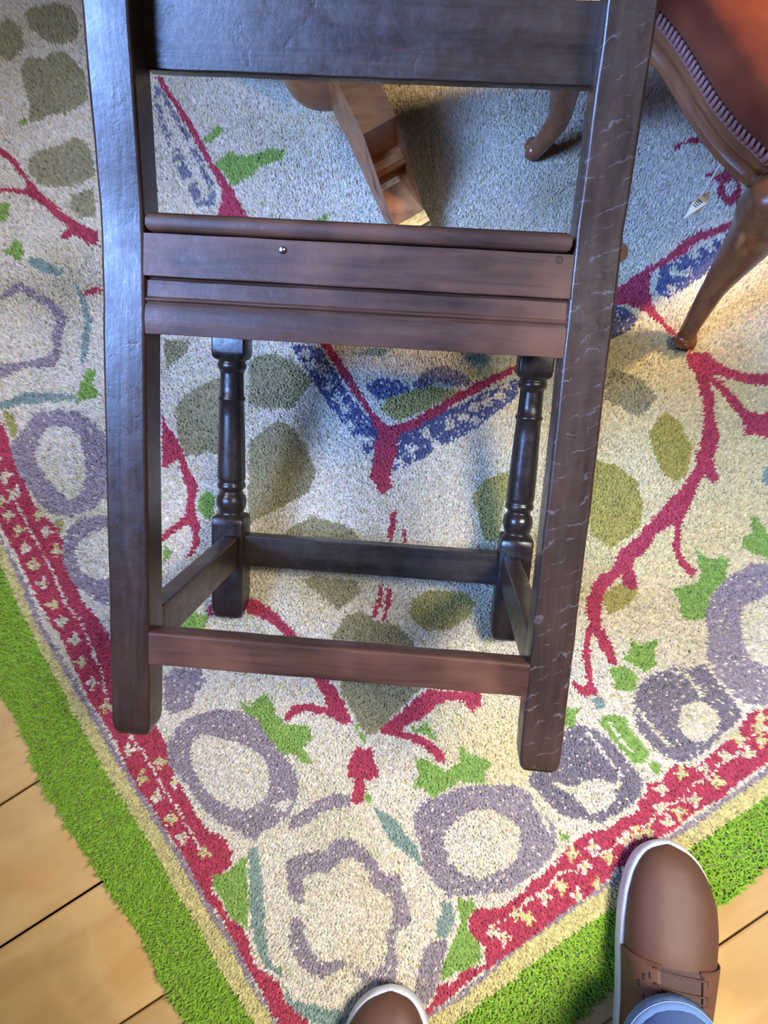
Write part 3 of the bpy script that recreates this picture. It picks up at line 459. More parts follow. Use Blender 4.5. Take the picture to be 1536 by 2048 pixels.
def tufts(name, X, Y, lab, r0, top, base, lean, nside, parent, shag=0.0):
    n = len(X)
    ph = rng.random(n)*6.283; la = rng.normal(0, lean, (n, 2))
    wx = np.array([noise.noise((x*9, y*9, 0)) for x, y in zip(X, Y)]); wy = np.array([noise.noise((x*9, y*9, 7)) for x, y in zip(X, Y)])
    la[:, 0] += wx*lean*1.6; la[:, 1] += wy*lean*1.6
    zt = np.minimum(top + rng.normal(0, 0.0011, n) + wx*0.0012, 0.0012)
    rr = r0*rng.uniform(0.85, 1.2, n)
    V = np.zeros((n, nside+1, 3), np.float32)
    for k in range(nside):      # each tuft: a foot ring sunk among its neighbours and a leaning tip
        a = ph + 6.2832*k/nside
        V[:, k, 0] = X + rr*np.cos(a); V[:, k, 1] = Y + rr*np.sin(a); V[:, k, 2] = base
    V[:, -1, 0] = X + la[:, 0]; V[:, -1, 1] = Y + la[:, 1]; V[:, -1, 2] = zt
    nv = nside+1
    q = []; tr = []
    for k in range(nside): tr += [k, (k+1) % nside, nside]
    loops1 = np.array(q+tr, np.int32); loops = (loops1[None, :] + (np.arange(n)*nv)[:, None]).ravel().astype(np.int32)
    tot1 = np.array([3]*nside, np.int32); st1 = np.concatenate(([0], np.cumsum(tot1)[:-1])).astype(np.int32)
    nl = len(loops1)
    starts = (st1[None, :] + (np.arange(n)*nl)[:, None]).ravel().astype(np.int32)
    me = bpy.data.meshes.new(name); me.vertices.add(n*nv); me.vertices.foreach_set('co', V.ravel())
    me.loops.add(len(loops)); me.loops.foreach_set('vertex_index', loops)
    me.polygons.add(len(starts)); me.polygons.foreach_set('loop_start', starts)
    me.update(calc_edges=True)
    me.polygons.foreach_set('use_smooth', np.ones(len(starts), bool))
    pal = np.array([PAL[k] for k in KEYS]); c = pal[lab]
    ab = np.array([noise.noise((x*7+3, y*7, 2.0)) + .5*noise.noise((x*19, y*19+5, 4.0)) for x, y in zip(X, Y)])   # abrash: uneven dye lots
    ab = np.clip((ab-.05)*1.4, 0, 1)[:, None]*np.isin(lab, [KEYS.index('c')])[:, None]
    c = c*(1-ab*np.array([.14, .16, .28]))
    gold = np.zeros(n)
    for gx, gy, gr in ((.40, .27, .17), (.27, .20, .15), (.20, .36, .09), (.11, -.11, .08)):  # golden wool tone, with warm light painted into the tuft colour
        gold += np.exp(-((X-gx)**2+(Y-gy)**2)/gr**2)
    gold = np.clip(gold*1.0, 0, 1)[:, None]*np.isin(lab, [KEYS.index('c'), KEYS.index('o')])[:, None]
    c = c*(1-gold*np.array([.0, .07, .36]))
    val = rng.normal(0.80, 0.12, n); tint = rng.normal(0, 0.03, (n, 3)); c = np.clip(c*(val[:, None] + tint), 0.004, 0.95)
    # neighbouring dyes stray into one another here and there
    C = np.ones((n, nv, 4), np.float32); C[:, :, :3] = c[:, None, :]
    at = me.attributes.new('dye', 'FLOAT_COLOR', 'POINT'); at.data.foreach_set('color', C.ravel())
    me.materials.append(wool)
    o = bpy.data.objects.new(name, me); COL.objects.link(o); o.parent = parent; o['kind'] = 'stuff'
    return o
rug = empty('rug', (0, 0, 0))
tag(rug, 'thick cream wool rug with red vines, mauve flowers and shaggy grass green border', 'rug')
OUT = np.asarray(BORDER[0][1], float)*0.001
bm = bmesh.new()
# backing cloth follows the rug outline
ua = np.linspace(0, LA, 60); ub = np.linspace(0, LB, 60)
a1, b1 = np.meshgrid(np.arange(-0.12, LA, 0.03), np.arange(-0.12, LB, 0.03), indexing='ij')
def rug_xy(a, b): return RC.x + a*RA.x + b*RB.x, RC.y + a*RA.y + b*RB.y
poly = [p_ for p_ in OUT]
inner = []
cx_, cy_ = rug_xy(LA/2, LB/2)
for x, y in poly:
    dx, dy = cx_-x, cy_-y; dl = math.hypot(dx, dy); inner.append((x+dx/dl*0.008, y+dy/dl*0.008))
lim = []
for x, y in inner:
    a = (x-RC.x)*RA.x+(y-RC.y)*RA.y; b = (x-RC.x)*RB.x+(y-RC.y)*RB.y
    a = min(a, LA); b = min(b, LB); lim.append(rug_xy(a, b))
v0 = [bm.verts.new((x, y, FZ+0.0005)) for x, y in lim]; v1 = [bm.verts.new((x, y, FZ+0.0045)) for x, y in lim]
bm.faces.new(v0[::-1]); bm.faces.new(v1)
for k in range(len(v0)):
    k2 = (k+1) % len(v0); bm.faces.new((v0[k], v0[k2], v1[k2], v1[k]))
bmesh.ops.triangulate(bm, faces=[f for f in bm.faces if len(f.verts) > 4])
obj('backing', bm, jute, rug, smooth=False)
def grid(step, jit):
    na, nb = int((LA+0.15)/step), int((LB+0.15)/step)
    a, b = np.meshgrid(-0.15+np.arange(na)*step, -0.15+np.arange(nb)*step, indexing='ij')
    a = a.ravel() + rng.normal(0, jit*step, na*nb); b = b.ravel() + rng.normal(0, jit*step, na*nb)
    X = RC.x + a*RA.x + b*RB.x; Y = RC.y + a*RA.y + b*RB.y
    ok = (a < LA) & (b < LB) & inside(BORDER[0][1], X, Y); return X[ok], Y[ok]
def seen(X, Y): return (X > -0.58-0.06*Y) & (X < 0.50+0.16*Y) & (Y > -0.47) & (Y < 1.02)
X, Y = grid(0.00235, 0.28); s = seen(X, Y); X, Y = X[s], Y[s]
J = rng.normal(0, 0.0007, (2, len(X))); lab = rug_labels(X+J[0], Y+J[1]); G = KEYS.index('G')
m_ = lab != G
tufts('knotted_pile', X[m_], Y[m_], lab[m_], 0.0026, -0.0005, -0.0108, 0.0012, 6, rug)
X, Y = grid(0.0025, 0.3); s = seen(X, Y); X, Y = X[s], Y[s]; lab = rug_labels(X, Y); m_ = lab == G
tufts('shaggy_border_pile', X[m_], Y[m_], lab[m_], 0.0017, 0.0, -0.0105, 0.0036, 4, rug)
X, Y = grid(0.0058, 0.24); s = ~seen(X, Y); X, Y = X[s], Y[s]; lab = rug_labels(X, Y)
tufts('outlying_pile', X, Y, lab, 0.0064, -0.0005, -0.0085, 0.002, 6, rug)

# ------------------------------------------------------------------ dark oak chair, tipped forward on to its front feet
RCH = [[0.997217,0.066996,0.032716],[-0.074442,0.919066,0.387009],[0.004141,0.388367,-0.921495]]; TCH = [-0.07457,-0.08764,0.30748]
CM = Matrix(((RCH[0][0], RCH[0][1], -RCH[0][2], TCH[0]), (RCH[1][0], RCH[1][1], -RCH[1][2], TCH[1]),
             (RCH[2][0], RCH[2][1], -RCH[2][2], TCH[2]), (0, 0, 0, 1)))     # chair axes: x across, y up the legs, z out of its back
chair = empty('oak_chair', mat=CM)
tag(chair, 'dark antique oak joined chair with turned front legs, tipped forward, seen from its open back', 'chair')
PW, PD, WR, WF, DP = 0.0345, 0.035, 0.1776, 0.1735, 0.2946
def wob(a): return random.uniform(-a, a)
def rake(v): return 0.0 if v < 0.42 else 0.16*(v-0.42)*(1-math.exp(-(v-0.42)/0.03))
def post(sx, m):
    bm = bmesh.new(); rings = []
    ys = [0.0, 0.004, 0.012, 0.03] + [0.03+0.77*k/34 for k in range(1, 35)]
    for i, v in enumerate(ys):
        sh = [0.80, 0.93, 0.99, 1.0][i] if i < 4 else 1.0
        w_, d_ = PW*sh+wob(.00035), PD*sh+wob(.00035)
        ring = rrect(w_, d_, 0.0032, 3); ox, oz = wob(.0003), rake(v)-PD/2
        rings.append([(sx*WR+ox+x+wob(.00012), v, oz+z+wob(.00012)) for x, z in ring])
    loft(bm, rings)
    return obj('back_post', bm, m, chair, wn=True)
pl_ = post(-1, oak_y); pr_ = post(1, oak_fleck)
def rail(name, x0, x1, prof, m, n=16, wobble=.0003):
    """bar along x; prof = outline in (y, z)"""
    bm = bmesh.new(); rings = []
    for k in range(n+1):
        t = k/n; rings.append([(x0+(x1-x0)*t, y+wob(wobble), z+wob(wobble)) for y, z in prof])
    loft(bm, rings); return obj(name, bm, m, chair, bevel=0.0012, wn=True)
IW = WR-PW/2+0.001
# rails of the back
def rk(v, z): return (v, rake(v)+z)
rail('back_rail', -IW, IW, [rk(.5345, -.027), rk(.5345, -.040), rk(.586, -.040), rk(.586, -.027)], oak_x)
rail('crest_rail', -IW, IW, [rk(.69, -.014), rk(.69, -.030), rk(.785, -.030), rk(.785, -.014)], oak_x)
# rear seat rail with its mouldings
sr = rail('seat_rail', -IW, IW, [(.3454, -.0012), (.3454, -.030), (.4200, -.030), (.4200, -.0004), (.4040, .0002), (.3905, .0012), (.3884, .0012),
      (.3880, -.0060), (.3868, -.0060), (.3858, -.0036), (.3735, -.0030), (.3722, -.0014), (.3706, -.0016), (.3694, -.0034), (.3672, -.0016), (.3570, -.0004)], oak_worn, wobble=.00022)
sr['label'] = 'reddish worn rail with cut mouldings'
# seat board: notched round the posts at the back
bm = bmesh.new()
out = [(-.1585, .0045), (.1585, .0045), (.1585, -.037), (.207, -.037), (.207, -DP-.052), (-.207, -DP-.052), (-.207, -.037), (-.1585, -.037)]
rings = []
for ins, v in ((.004, .4205), (.0012, .4222), (0, .4255), (0, .4300), (.0012, .4328), (.004, .4345)):
    rings.append([(x - math.copysign(ins, x), v, z - (ins if z > 0 else (-ins if z < -.2 else 0))) for x, z in out])
loft(bm, rings); obj('seat_board', bm, oak_worn, chair, bevel=0.0008, wn=True)
rail('front_seat_rail', -WF, WF, [(.343, -DP-.008), (.343, -DP-.030), (.420, -DP-.030), (.420, -DP-.008)], oak_black_x)
for s in (-1, 1):
    bm = bmesh.new()
    loft(bm, [[(s*(WR-.006)+x, .3825+y, z) for x, y in rrect(.020, .074, .002, 2)] for z in (-.03, -.1, -.2, -DP-.004)])
    obj('side_seat_rail', bm, oak_z, chair, wn=True)
# front legs: square blocks and turned shaft
sq, rd = 'q', 'o'
def leg(s):
    bm = bmesh.new(); rings = []
    prof = [(.0, sq, .0345), (.003, sq, .0375), (.012, sq, .0388), (.06, sq, .039), (.118, sq, .039), (.1255, sq, .0385), (.1285, sq, .0365), (.1305, rd, .0315),
            (.1330, rd, .030), (.1362, rd, .0325), (.1415, rd, .0362), (.1470, rd, .0368), (.1520, rd, .0345), (.1555, rd, .030), (.1575, rd, .0272), (.1595, rd, .0268), (.1608, rd, .0295),
            (.1625, rd, .0335), (.1650, rd, .0348), (.1680, rd, .0335), (.1692, rd, .0318), (.1720, rd, .0322), (.1735, rd, .0338), (.1755, rd, .0340), (.195, rd, .0332), (.22, rd, .0322),
            (.25, rd, .0305), (.2675, rd, .0295), (.2690, rd, .0318), (.2708, rd, .0326), (.2725, rd, .0318), (.2740, rd, .0290), (.285, rd, .0282), (.300, rd, .0276), (.3035, rd, .0278),
            (.3050, rd, .0315), (.3075, rd, .0338), (.3100, rd, .0342), (.3125, rd, .0330), (.3135, rd, .0312), (.3155, rd, .0320), (.3172, sq, .0350), (.3200, sq, .0380), (.326, sq, .039), (.42, sq, .039)]
    n = 3
    for v, t, w_ in prof:
        if t == sq: ring = rrect(w_, w_, .0022 if w_ > .0375 else .006, n)
        else:
            base = rrect(1, 1, .35, n); ring = []
            for k, (x, z) in enumerate(base):
                a = math.atan2(z, x); ring.append((w_/2*math.cos(a), w_/2*math.sin(a)))
        q = .0004 if t == sq else .00008
        rings.append([(s*WF - (v/.42)*s*-.004 + x+wob(q), v+(.004*(z > 0) if False else 0), -DP-.0195+z+wob(q)) for x, z in ring])
    # the toe of the leg is worn away on its front edge
    for i in (0, 1, 2):
        rings[i] = [(x, y + max(0.0, -(z+DP+.012))*0.30, z) for x, y, z in rings[i]]
    loft(bm, rings); return obj('front_leg', bm, oak_black, chair)
leg(-1); leg(1)
# stretchers
rail('rear_stretcher', -IW, IW, [(.0685, -.0004), (.0685, -.020), (.0975, -.020), (.0985, -.0025), (.0965, -.0004)], oak_worn)
rail('front_stretcher', -WF+.018, WF-.018, [(.0685, -DP-.006), (.0685, -DP-.026), (.1065, -DP-.026), (.1065, -DP-.006)], oak_black_x)
for s in (-1, 1):
    bm = bmesh.new(); rings = []
    for k in range(13):
        t = k/12; z = -.028 + (-DP+.022)*t
        rings.append([(s*(WR-.004)*(1-t)+s*(WF-.004)*t+x+wob(.0003), .0875+y+wob(.0003), z) for x, y in rrect(.020, .038, .002, 2)])
    loft(bm, rings); obj('side_stretcher', bm, oak_z, chair, wn=True)
# pegs and nails
def peg(x, y, z, r, m, name='peg', h=.0012):
    bm = bmesh.new(); loft(bm, [[(x+rr*math.cos(a*math.pi/6), y+rr*math.sin(a*math.pi/6), z+zz) for a in range(12)] for rr, zz in ((r, -.002), (r, h*.5), (r*.8, h))])
    return obj(name, bm, m, chair, smooth=(name == 'nail'))
for x, y in [[0.169,0.3685],[0.166,0.0848],[0.1504,0.4156],[0.169,0.4014]]: peg(x, y, -.0010, .0032, oak_x)
nl = peg(-0.0545, 0.4124, .0006, .0028, steel, 'nail'); nl['label'] = 'shiny metal nail head in the rail'
# ------------------------------------------------------------------ tripod table the chair leans on
TX, TY = -0.12, 0.755
table = empty('tripod_table', (TX, TY, 0.0018))
tag(table, 'mahogany pedestal table on stepped scroll feet with brass castors, behind the oak chair', 'table')
def lathe(prof, n=40):
    bm = bmesh.new(); loft(bm, [[(r*math.cos(2*math.pi*k/n), r*math.sin(2*math.pi*k/n), z) for k in range(n)] for r, z in prof]); return bm
obj('column', lathe([(.030, .080), (.046, .083), (.056, .092), (.0600, .106), (.0600, .195), (.055, .205), (.040, .212), (.036, .225), (.042, .26), (.046, .30), (.040, .35),
     (.028, .40), (.024, .44), (.030, .455), (.034, .462), (.030, .47), (.036, .50), (.036, .548)]), mahog, table, bevel=0.0015)
obj('table_top', lathe([(.182, .548), (.192, .550), (.199, .556), (.200, .563), (.197, .570), (.190, .5745), (.08, .5745), (.001, .5745)], 72), mahog, table)
FP = [(.045, .197), (.1415, .150), (.1435, .097), (.150, .0955), (.1585, .0905), (.1625, .0840), (.1612, .0775), (.1570, .0720), (.1555, .0665), (.1590, .0605), (.1660, .0570), (.176, .0530),
      (.212, .0380), (.215, .0300), (.2145, .012), (.200, .012), (.183, .0165), (.160, .0310), (.130, .052), (.095, .078), (.045, .104)]
for k, turn in enumerate((0, 155, -155)):
    an = math.atan2(-.857, .517) + math.radians(turn)
    R3 = Matrix.Rotation(an, 4, 'Z'); hw = .0232
    bm = bmesh.new()
    a = [bm.verts.new(R3 @ Vector((s, -hw, z))) for s, z in FP]; b = [bm.verts.new(R3 @ Vector((s, hw, z))) for s, z in FP]
    n = len(FP)
    bm.faces.new(a); bm.faces.new(b[::-1])
    for i in range(n): bm.faces.new((a[i], b[i], b[(i+1) % n], a[(i+1) % n]))
    bmesh.ops.triangulate(bm, faces=[f for f in bm.faces if len(f.verts) > 4])
    ft = obj('scroll_foot', bm, mahog, table, smooth=False, bevel=0.0016)
    bm = bmesh.new()
    loft(bm, [[R3 @ Vector((s, y, z)) for y, z in ((-.0245, .0085), (.0245, .0085), (.0245, zt), (-.0245, zt))] for s, zt in ((.209, .0410), (.226, .0350), (.2275, .032))])
    cs = obj('castor_cap', bm, brass, ft, smooth=False, bevel=0.0012)
    cs['label'] = 'brass castor cap on the toe'
    bm = bmesh.new()
    for y0, y1, r_ in ((-.008, .008, .0115), (-.0015, .0015, .0128)):
        loft(bm, [[R3 @ Vector((.233 + r_*math.cos(q*math.pi/10), y, .0125 + r_*math.sin(q*math.pi/10))) for q in range(20)] for y in (y0, y1)])
    obj('castor_wheel', bm, brass, ft, smooth=False)

# ------------------------------------------------------------------ low upholstered chair at the right
FD = Vector((.577, -.816, 0)); NI = Vector((.816, .577, 0))
J1 = Vector((.3480, .4760, 0)); J2 = Vector((.1950, .6930, 0))
arm = empty('upholstered_chair', (J1+NI*.2-FD*.12))
A0 = arm.location.copy()
tag(arm, 'low walnut chair with rust red velvet seat and carved cabriole legs', 'chair')
def aobj(name, bm, m, parent=None, **k):
    bmesh.ops.translate(bm, verts=bm.verts[:], vec=-A0); return obj(name, bm, m, parent or arm, **k)
def seat_outline(n=14, grow=0.0):
    """anticlockwise plan of the seat; serpentine front"""
    L_ = (J1-J2).length; pts = []
    for k in range(n+1):
        t = k/n; p = J2 + FD*(L_*t); off = .0085*math.sin(t*math.pi*2.0+math.pi*.9) - .002
        pts.append(p - NI*(off+grow))
    B1 = J1 + NI*.40 - FD*.01; B2 = J2 + NI*.40 + FD*.01
    for k in range(1, n): pts.append(J1 + (B1-J1)*(k/n) + FD*(grow + .014*math.sin(math.pi*k/n)))
    for k in range(n+1): pts.append(B1 + (B2-B1)*(k/n) + NI*grow)
    for k in range(1, n): pts.append(B2 + (J2-B2)*(k/n) - FD*(grow + .014*math.sin(math.pi*k/n)))
    return pts
base = seat_outline(); ctr = sum(base, Vector())/len(base)
def inset(d): return [p + (ctr-p).normalized()*d for p in base]
def ringz(d, z):
    if d < -.1: return [Vector((p.x, p.y, z)) for p in (q + (ctr-q)*-d for q in base)]      # a share of the way to the middle
    return [Vector((p.x, p.y, z)) for p in inset(d)]
bm = bmesh.new()
loft(bm, [ringz(d, z) for d, z in ((.016, .252), (.006, .2475), (.0, .2480), (-.003, .2515), (-.0035, .256), (-.001, .2595), (.003, .262), (.0045, .266), (.0025, .271), (-.001, .277), (-.001, .283), (.004, .290), (.02, .2915))])
rl = aobj('seat_frame', bm, walnut)
bm = bmesh.new()
loft(bm, [ringz(d, z) for d, z in ((.010, .288), (.0045, .298), (.0030, .312), (.0030, .330), (.0045, .341), (.010, .3495), (.020, .3545), (-.2, .361), (-.45, .366), (-.72, .3685), (-.93, .3692))])
aobj('seat_cushion', bm, velvet)
# gimp braid: cord pair with little scrolls
bm = bmesh.new()
front = spline(inset(.0015), 3)
tube(bm, [Vector((p.x, p.y, .2925)) for p in front], .0042, 6)
acc = 0.0; last = front[0]
for p in front[1:]:
    acc += (p-last).length
    if acc > .0042:
        acc = 0; d = (p-last).normalized(); o_ = Vector((d.y, -d.x, 0))
        if o_.dot(p-ctr) < 0: o_ = -o_
        c = Vector((p.x, p.y, .2995)) + o_*.0022
        tube(bm, [c - Vector((0, 0, .0068)) + d*.0012, c + o_*.0022, c + Vector((0, 0, .0072)) - d*.0012], [.0016, .0027, .0016], 5)
    last = p
aobj('gimp_braid', bm, gimp_m)
def cab(name, pts, rads, toe):
    bm = bmesh.new(); P_ = spline(pts, 5); R_ = []
    for i in range(len(P_)):
        t = i/5.0; k = min(int(t), len(rads)-2); f = t-k; R_.append(rads[k]*(1-f)+rads[k+1]*f)
    tube(bm, P_, R_, 14)
    lg = aobj(name, bm, walnut)
    # scroll toe
    bm = bmesh.new(); d = (Vector(pts[0])-Vector(pts[1])); d.z = 0; d.normalize(); sd = Vector((-d.y, d.x, 0)); c = Vector((pts[0][0], pts[0][1], 0)) + d*toe
    sp = [c + d*(.0085*(1-i/16)*math.cos(-i*.55)) + Vector((0, 0, .0135+.0085*(1-i/16)*math.sin(-i*.55+.6))) for i in range(14)]
    tube(bm, sp, [.0052*(1-.5*i/14) for i in range(14)], 8)
    loft(bm, [[c + sd*(q*s_) + d*(r_*math.cos(a_*math.pi/6)) + Vector((0, 0, .012+r_*math.sin(a_*math.pi/6))) for a_ in range(12)] for q, s_, r_ in ((.0135, -1, .006), (.0115, -1, .0105), (.0115, 1, .0105), (.0135, 1, .006))])
    aobj('scroll_toe', bm, walnut, lg)
    return lg
l1 = cab('cabriole_leg', [[0.3557,0.413,0.012],[0.358,0.4239,0.032],[0.3682,0.4477,0.08],[0.3739,0.458,0.13],[0.378,0.4648,0.185],[0.3692,0.4618,0.235],[0.3634,0.4594,0.275]], [.0120, .0116, .0148, .0215, .0290, .0320, .026], .004)
l2 = cab('cabriole_leg', [[0.1656,0.6958,0.012],[0.1744,0.6946,0.035],[0.1875,0.7007,0.07],[0.1868,0.7026,0.11],[0.1846,0.6971,0.16],[0.1952,0.6852,0.22],[0.2021,0.665,0.27]], [.0124, .0124, .0152, .0180, .0215, .0225, .020], .004)
# far front leg and plain rear leg, both mostly hidden by the seat
F1 = J1 + NI*.385
cab('cabriole_leg', [F1+NI*.012+FD*.050+Vector((0, 0, .012)), F1+NI*.010+FD*.040+Vector((0, 0, .04)), F1+NI*.008+FD*.022+Vector((0, 0, .09)), F1+FD*.008+Vector((0, 0, .15)), F1+Vector((0, 0, .21)), F1-FD*.004+Vector((0, 0, .275))],
    [.0115, .0108, .0120, .0170, .0235, .022], .004)
F2 = J2 + NI*.385
bm = bmesh.new(); tube(bm, spline([F2-FD*.045+Vector((0, 0, .008)), F2-FD*.030+Vector((0, 0, .06)), F2-FD*.012+Vector((0, 0, .13)), F2+Vector((0, 0, .20)), F2+Vector((0, 0, .275))], 5), .016, 10); aobj('rear_leg', bm, walnut)
# carved ear beside the front knee
bm = bmesh.new(); e0 = J1 + FD*.006 + NI*.030 - A0*0
sp = [e0 + NI*(.012*(1-i/20)*math.cos(i*.5)) + FD*.010 + Vector((0, 0, .222+.012*(1-i/20)*math.sin(i*.5))) for i in range(18)]
tube(bm, sp, [.0042*(1-.4*i/18) for i in range(18)], 7)
tube(bm, spline([J1 + FD*.004 + NI*.014 + Vector((0, 0, .205)), e0 + FD*.004 + Vector((0, 0, .232)), J1 + NI*.10 + Vector((0, 0, .255))], 6), [.018, .017, .016, .015, .014, .013, .012, .011, .010, .010, .009, .009, .009], 10)
aobj('knee_ear', bm, walnut)
# back of the chair, beyond the frame of the photograph
bm = bmesh.new()
Bm = J2 + NI*.20 + FD*.005
def bk(u, h): return Bm + NI*u*1.25 - FD*(.005 + .16*h) + Vector((0, 0, .30 + h))
arch = spline([bk(-.10, -.01), bk(-.135, .12), bk(-.15, .28), bk(-.10, .42), bk(0, .46), bk(.10, .42), bk(.15, .28), bk(.135, .12), bk(.10, -.01)], 6)
tube(bm, arch, .016, 10); aobj('back_frame', bm, walnut)
bm = bmesh.new(); cc = bk(0, .22)
fr = [p + (cc-p)*.07 for p in arch]; NB = FD*-1
loft(bm, [[p - NB*.004 for p in fr], [p - NB*.020 + (cc-p)*.10 for p in fr], [p - NB*.030 + (cc-p)*.40 for p in fr], [p - NB*.034 + (cc-p)*.9 for p in fr]])
aobj('back_pad', bm, velvet)

# ------------------------------------------------------------------ price ticket hanging on its thread
tk = empty('price_tag', (.3219, .5125, .186))
tag(tk, 'small cream paper price tag with black marks hanging on white thread from the velvet chair', 'tag')
T0 = Vector(tk.location)
bm = bmesh.new(); tube(bm, [p-T0 for p in (Vector((.3262, .5215, .250)), Vector((.3222, .5150, .243)), Vector((.3222, .5135, .215)), Vector((.3219, .5125, .186)), Vector((.3212, .5122, .181)))], .0011, 6)
obj('thread', bm, string_m, tk)
ud = Vector((-.62, -.70, -.35)).normalized(); 
TC_ = [[0.3163,0.5093,0.14],[0.3223,0.5201,0.157],[0.3221,0.5138,0.184],[0.3323,0.5167,0.184],[0.3345,0.513,0.168],[0.3306,0.5127,0.15]]
bm = bmesh.new()
tp = [Vector(q)-T0 for q in TC_]; nrm = (tp[2]-tp[0]).cross(tp[1]-tp[0]).normalized()
loft(bm, [[p for p in tp], [p + nrm*.0009 for p in tp]]); obj('card', bm, card, tk, smooth=False)
bm = bmesh.new()
if nrm.dot(Vector((0, 0, 1)) - T0) < 0: nn = -nrm*.0005
else: nn = nrm*.0014
O_ = sum(tp, Vector())/len(tp); ex = (tp[2]-tp[4]).normalized(); ey = (tp[0]-tp[3]).normalized()
for i, dx in enumerate((-.0046, -.0016, .0014, .0044)):
    a_ = O_ + nn + ey*dx - ex*.0062; b_ = O_ + nn + ey*(dx+.0022) + ex*.0060
    sd = ey*.00055
    vs_ = [bm.verts.new(p) for p in (a_-sd, a_+sd, b_+sd, b_-sd)]; v2 = [bm.verts.new(v.co + nn.normalized()*.0003) for v in vs_]
    bm.faces.new(vs_); bm.faces.new(v2)
    for q in range(4): bm.faces.new((vs_[q], vs_[(q+1) % 4], v2[(q+1) % 4], v2[q]))
obj('printed_marks', bm, ink, tk, smooth=False)

# ------------------------------------------------------------------ the person: brown lace-up shoes and blue jeans
person = empty('person', (0.12, -0.47, 0))
PO = Vector(person.location)
tag(person, 'person in blue jeans and brown lace-up shoes with pale soles at the rug corner', 'person')
HW = [(0, 0), (.003, .0150), (.009, .0260), (.020, .0365), (.038, .0455), (.062, .0515), (.09, .0535), (.12, .0525), (.15, .0485), (.18, .0445), (.21, .0420), (.24, .0410), (.268, .0370), (.288, .0260), (.297, .0130), (.300, 0)]
HT = [(0, .032), (.006, .040), (.02, .050), (.045, .058), (.08, .064), (.11, .072), (.14, .086), (.17, .100), (.20, .110), (.235, .112), (.27, .106), (.29, .088), (.30, .06)]
def interp(tab, s):
    for (a, va), (b, vb) in zip(tab[:-1], tab[1:]):
        if s <= b: return va + (vb-va)*(s-a)/(b-a)
    return tab[-1][1]
def shoe(toe, head, side, detail):
    """side -1: left foot, 1: right foot; s runs from toe to heel"""
    hd = Vector(head).normalized(); rt = Vector((hd.y, -hd.x))
    def W(x, s, z): return Vector((toe[0], toe[1], 0)) + Vector((hd.x, hd.y, 0))*(-s) + Vector((rt.x, rt.y, 0))*x + Vector((0, 0, z + .0012)) - PO
    cen = lambda s: side*(-.006*math.exp(-s/.05) + .004*math.sin(min(s/.2, 1)*math.pi))
    sh_ = bpy.data.objects.new('shoe', None); COL.objects.link(sh_); sh_.parent = person; sh_.empty_display_size = .03
    ss = [.30*(0.5-0.5*math.cos(math.pi*k/30)) for k in range(31)]
    def outline(grow):
        L = [(cen(s)-max(interp(HW, s)+grow, 0.0005), s) for s in ss]; R = [(cen(s)+max(interp(HW, s)+grow, .0005), s) for s in ss]
        pts = L + R[::-1]; return [(x, s - (grow if s < .004 else (-grow if s > .296 else 0))) for x, s in pts]
    bm = bmesh.new()
    loft(bm, [[W(x, s, z + (.010*max(0, 1-s/.05)**2 if z < .02 else 0)) for x, s in outline(g)] for g, z in ((-.004, .0005), (0, .002), (.0015, .010), (.0020, .020), (.0010, .027), (-.001, .0295), (-.006, .030))])
    obj('sole', bm, sole_m, sh_, subsurf=1)
    def U(s, t, off=0.0):
        hw = max(interp(HW, s)-.0035 + (.004*min(s/.06, 1) if math.cos(t)*side < 0 else 0), .001); h = interp(HT, s)
        c, q = math.cos(t), math.sin(t)
        e = 0.72 + .1*min(s/.1, 1)
        x = cen(s) - math.copysign(abs(c)**e, c)*(hw+off); z = .026 + (h-.026+off)*(q**.80 if q > 0 else 0)
        narrow = 1 - .22*min(max((s-.10)/.12, 0), 1)*max(q, 0)**2
        return W(cen(s)+(x-cen(s))*narrow, min(max(s, .002), .298), z)
    def patch(s0, s1, t0, t1, off, ns=24, nt=24, curve=None):
        bm = bmesh.new(); rows = []
        for i in range(ns+1):
            s = s0+(s1-s0)*i/ns; a0, a1 = (t0, t1) if not curve else curve(s)
            rows.append([bm.verts.new(U(s, a0+(a1-a0)*k/nt, off)) for k in range(nt+1)])
        for r0, r1 in zip(rows[:-1], rows[1:]):
            for k in range(nt): bm.faces.new((r0[k], r0[k+1], r1[k+1], r1[k]))
        return bm
    up = obj('upper', patch(.001, .298, 0, math.pi, 0, 40, 28), leather, sh_, subsurf=1)
    gap = lambda s: .36 + .10*min(max((s-.115)/.08, 0), 1)
    # quarters lie over the vamp; the tongue shows between them
    for sgn in (-1, 1):
        cv = (lambda s: (0.02, math.pi/2-gap(s)*(1 if s > .121 else .9))) if sgn < 0 else (lambda s: (math.pi/2+gap(s)*(1 if s > .121 else .9), math.pi-.02))
        q_ = obj('quarter', patch(.118, .285, 0, 1, .0020, 22, 14, cv), leather_d, sh_)
        so = q_.modifiers.new('thick', 'SOLIDIFY'); so.thickness = .0018; so.offset = 0
    obj('tongue', patch(.120, .25, math.pi/2-.52, math.pi/2+.52, .0009, 16, 10), mesh_m, sh_)
    for i, s in enumerate((.122, .136, .150, .164, .180, .196)):
        g = gap(s)+.14
        for dz in ((0, .010) if i else (0,)):
            bm = bmesh.new(); pts = []
            for k in range(9):
                f = k/8; pts.append(U(s + dz*f*1.2 + (.004 if dz == 0 else 0)*f, math.pi/2-g+2*g*f, .0035+.0018*math.sin(math.pi*f)))
            pts = [U(s+.003, math.pi/2-g-.03, .001)] + pts + [U(s+.014, math.pi/2+g+.03, .001)]
            tube(bm, pts, .0011, 6); obj('lace', bm, lace_m, sh_)
    bm = bmesh.new(); tube(bm, [U(.122+.009*k, math.pi/2+gap(.122+.009*k)+.02, .0032) for k in range(11)], .0013, 6); obj('lace', bm, lace_m, sh_)
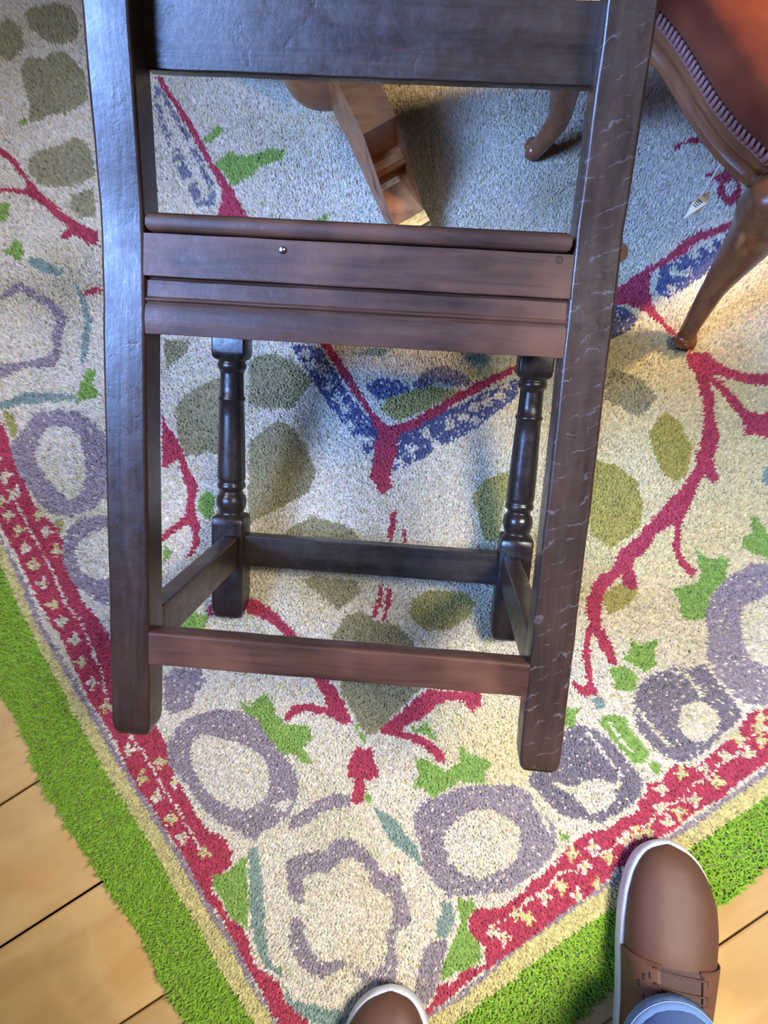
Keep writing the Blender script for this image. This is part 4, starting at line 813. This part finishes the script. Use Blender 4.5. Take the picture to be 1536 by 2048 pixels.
    if detail:      # short slits punched in the inner quarter
        for i, (s, t) in enumerate(((.128, .95), (.131, .80), (.139, .66), (.146, .98), (.150, .74), (.158, .88))):
            bm = bmesh.new(); tube(bm, [U(s, t, .0030), U(s+.0028, t, .0033), U(s+.0056, t, .0030)], .0007, 5); obj('punched_slit', bm, ink, sh_)
    return sh_
rs = shoe((.2975, -.2165), (.150, .988), 1, True)
ls = shoe((-.0370, -.3800), (-.04, .999), -1, True)
# trousers: one continuous skin from hems to waist
def ring(c, rx, ry, tilt=0.0, n=28):
    return [Vector((c[0]+rx*math.cos(2*math.pi*k/n), c[1]+ry*math.sin(2*math.pi*k/n), c[2]+tilt*math.sin(2*math.pi*k/n))) - PO for k in range(n)]
RH = (.2590, -.4090); LH = (-.0400, -.575)
bm = bmesh.new()
HIPR, HIPL = (.205, -.640), (.035, -.655)
for (hx, hy), hip in ((RH, HIPR), (LH, HIPL)):
    kx, ky = hx*.6+hip[0]*.4, hy*.75+hip[1]*.25
    loft(bm, [ring((hx, hy, .1075), .0500, .060, .008), ring((hx, hy-.012, .145), .0520, .061, .008), ring((hx*.9+kx*.1, hy-.03, .22), .058, .064), ring((kx, ky-.02, .36), .064, .068), ring((kx, ky, .48), .068, .072),
              ring(((kx+hip[0])/2, (ky+hip[1])/2, .65), .080, .084), ring((hip[0], hip[1], .82), .092, .100), ring((hip[0], hip[1], .90), .09, .105)])
loft(bm, [ring((.12, -.65, .76), .10, .07), ring((.12, -.65, .82), .172, .112), ring((.12, -.65, .90), .178, .118), ring((.12, -.645, .97), .165, .108), ring((.12, -.64, 1.02), .155, .102)])
tr = obj('trousers', bm, denim, person)
rm = tr.modifiers.new('weld', 'REMESH'); rm.mode = 'VOXEL'; rm.voxel_size = .008; rm.use_smooth_shade = True
sm = tr.modifiers.new('soft', 'SMOOTH'); sm.factor = .5; sm.iterations = 3
for hx, hy in (RH, LH):
    bm = bmesh.new()
    loft(bm, [ring((hx, hy, .1035), .0505, .0605, .008), ring((hx, hy, .1015), .0525, .0625, .008), ring((hx, hy, .1025), .0540, .0640, .008), ring((hx, hy-.004, .1165), .0545, .0645, .008), ring((hx, hy-.005, .1190), .0532, .0632, .008), ring((hx, hy-.006, .121), .0505, .0605, .008)], cap=False)
    hm = obj('hem', bm, denim_hem, tr)
    bm = bmesh.new(); rg = ring((hx, hy-.004, .1150), .0548, .0648, .008, 56); tube(bm, rg + rg[:1], .0005, 5); obj('stitching', bm, stitch_m, tr)
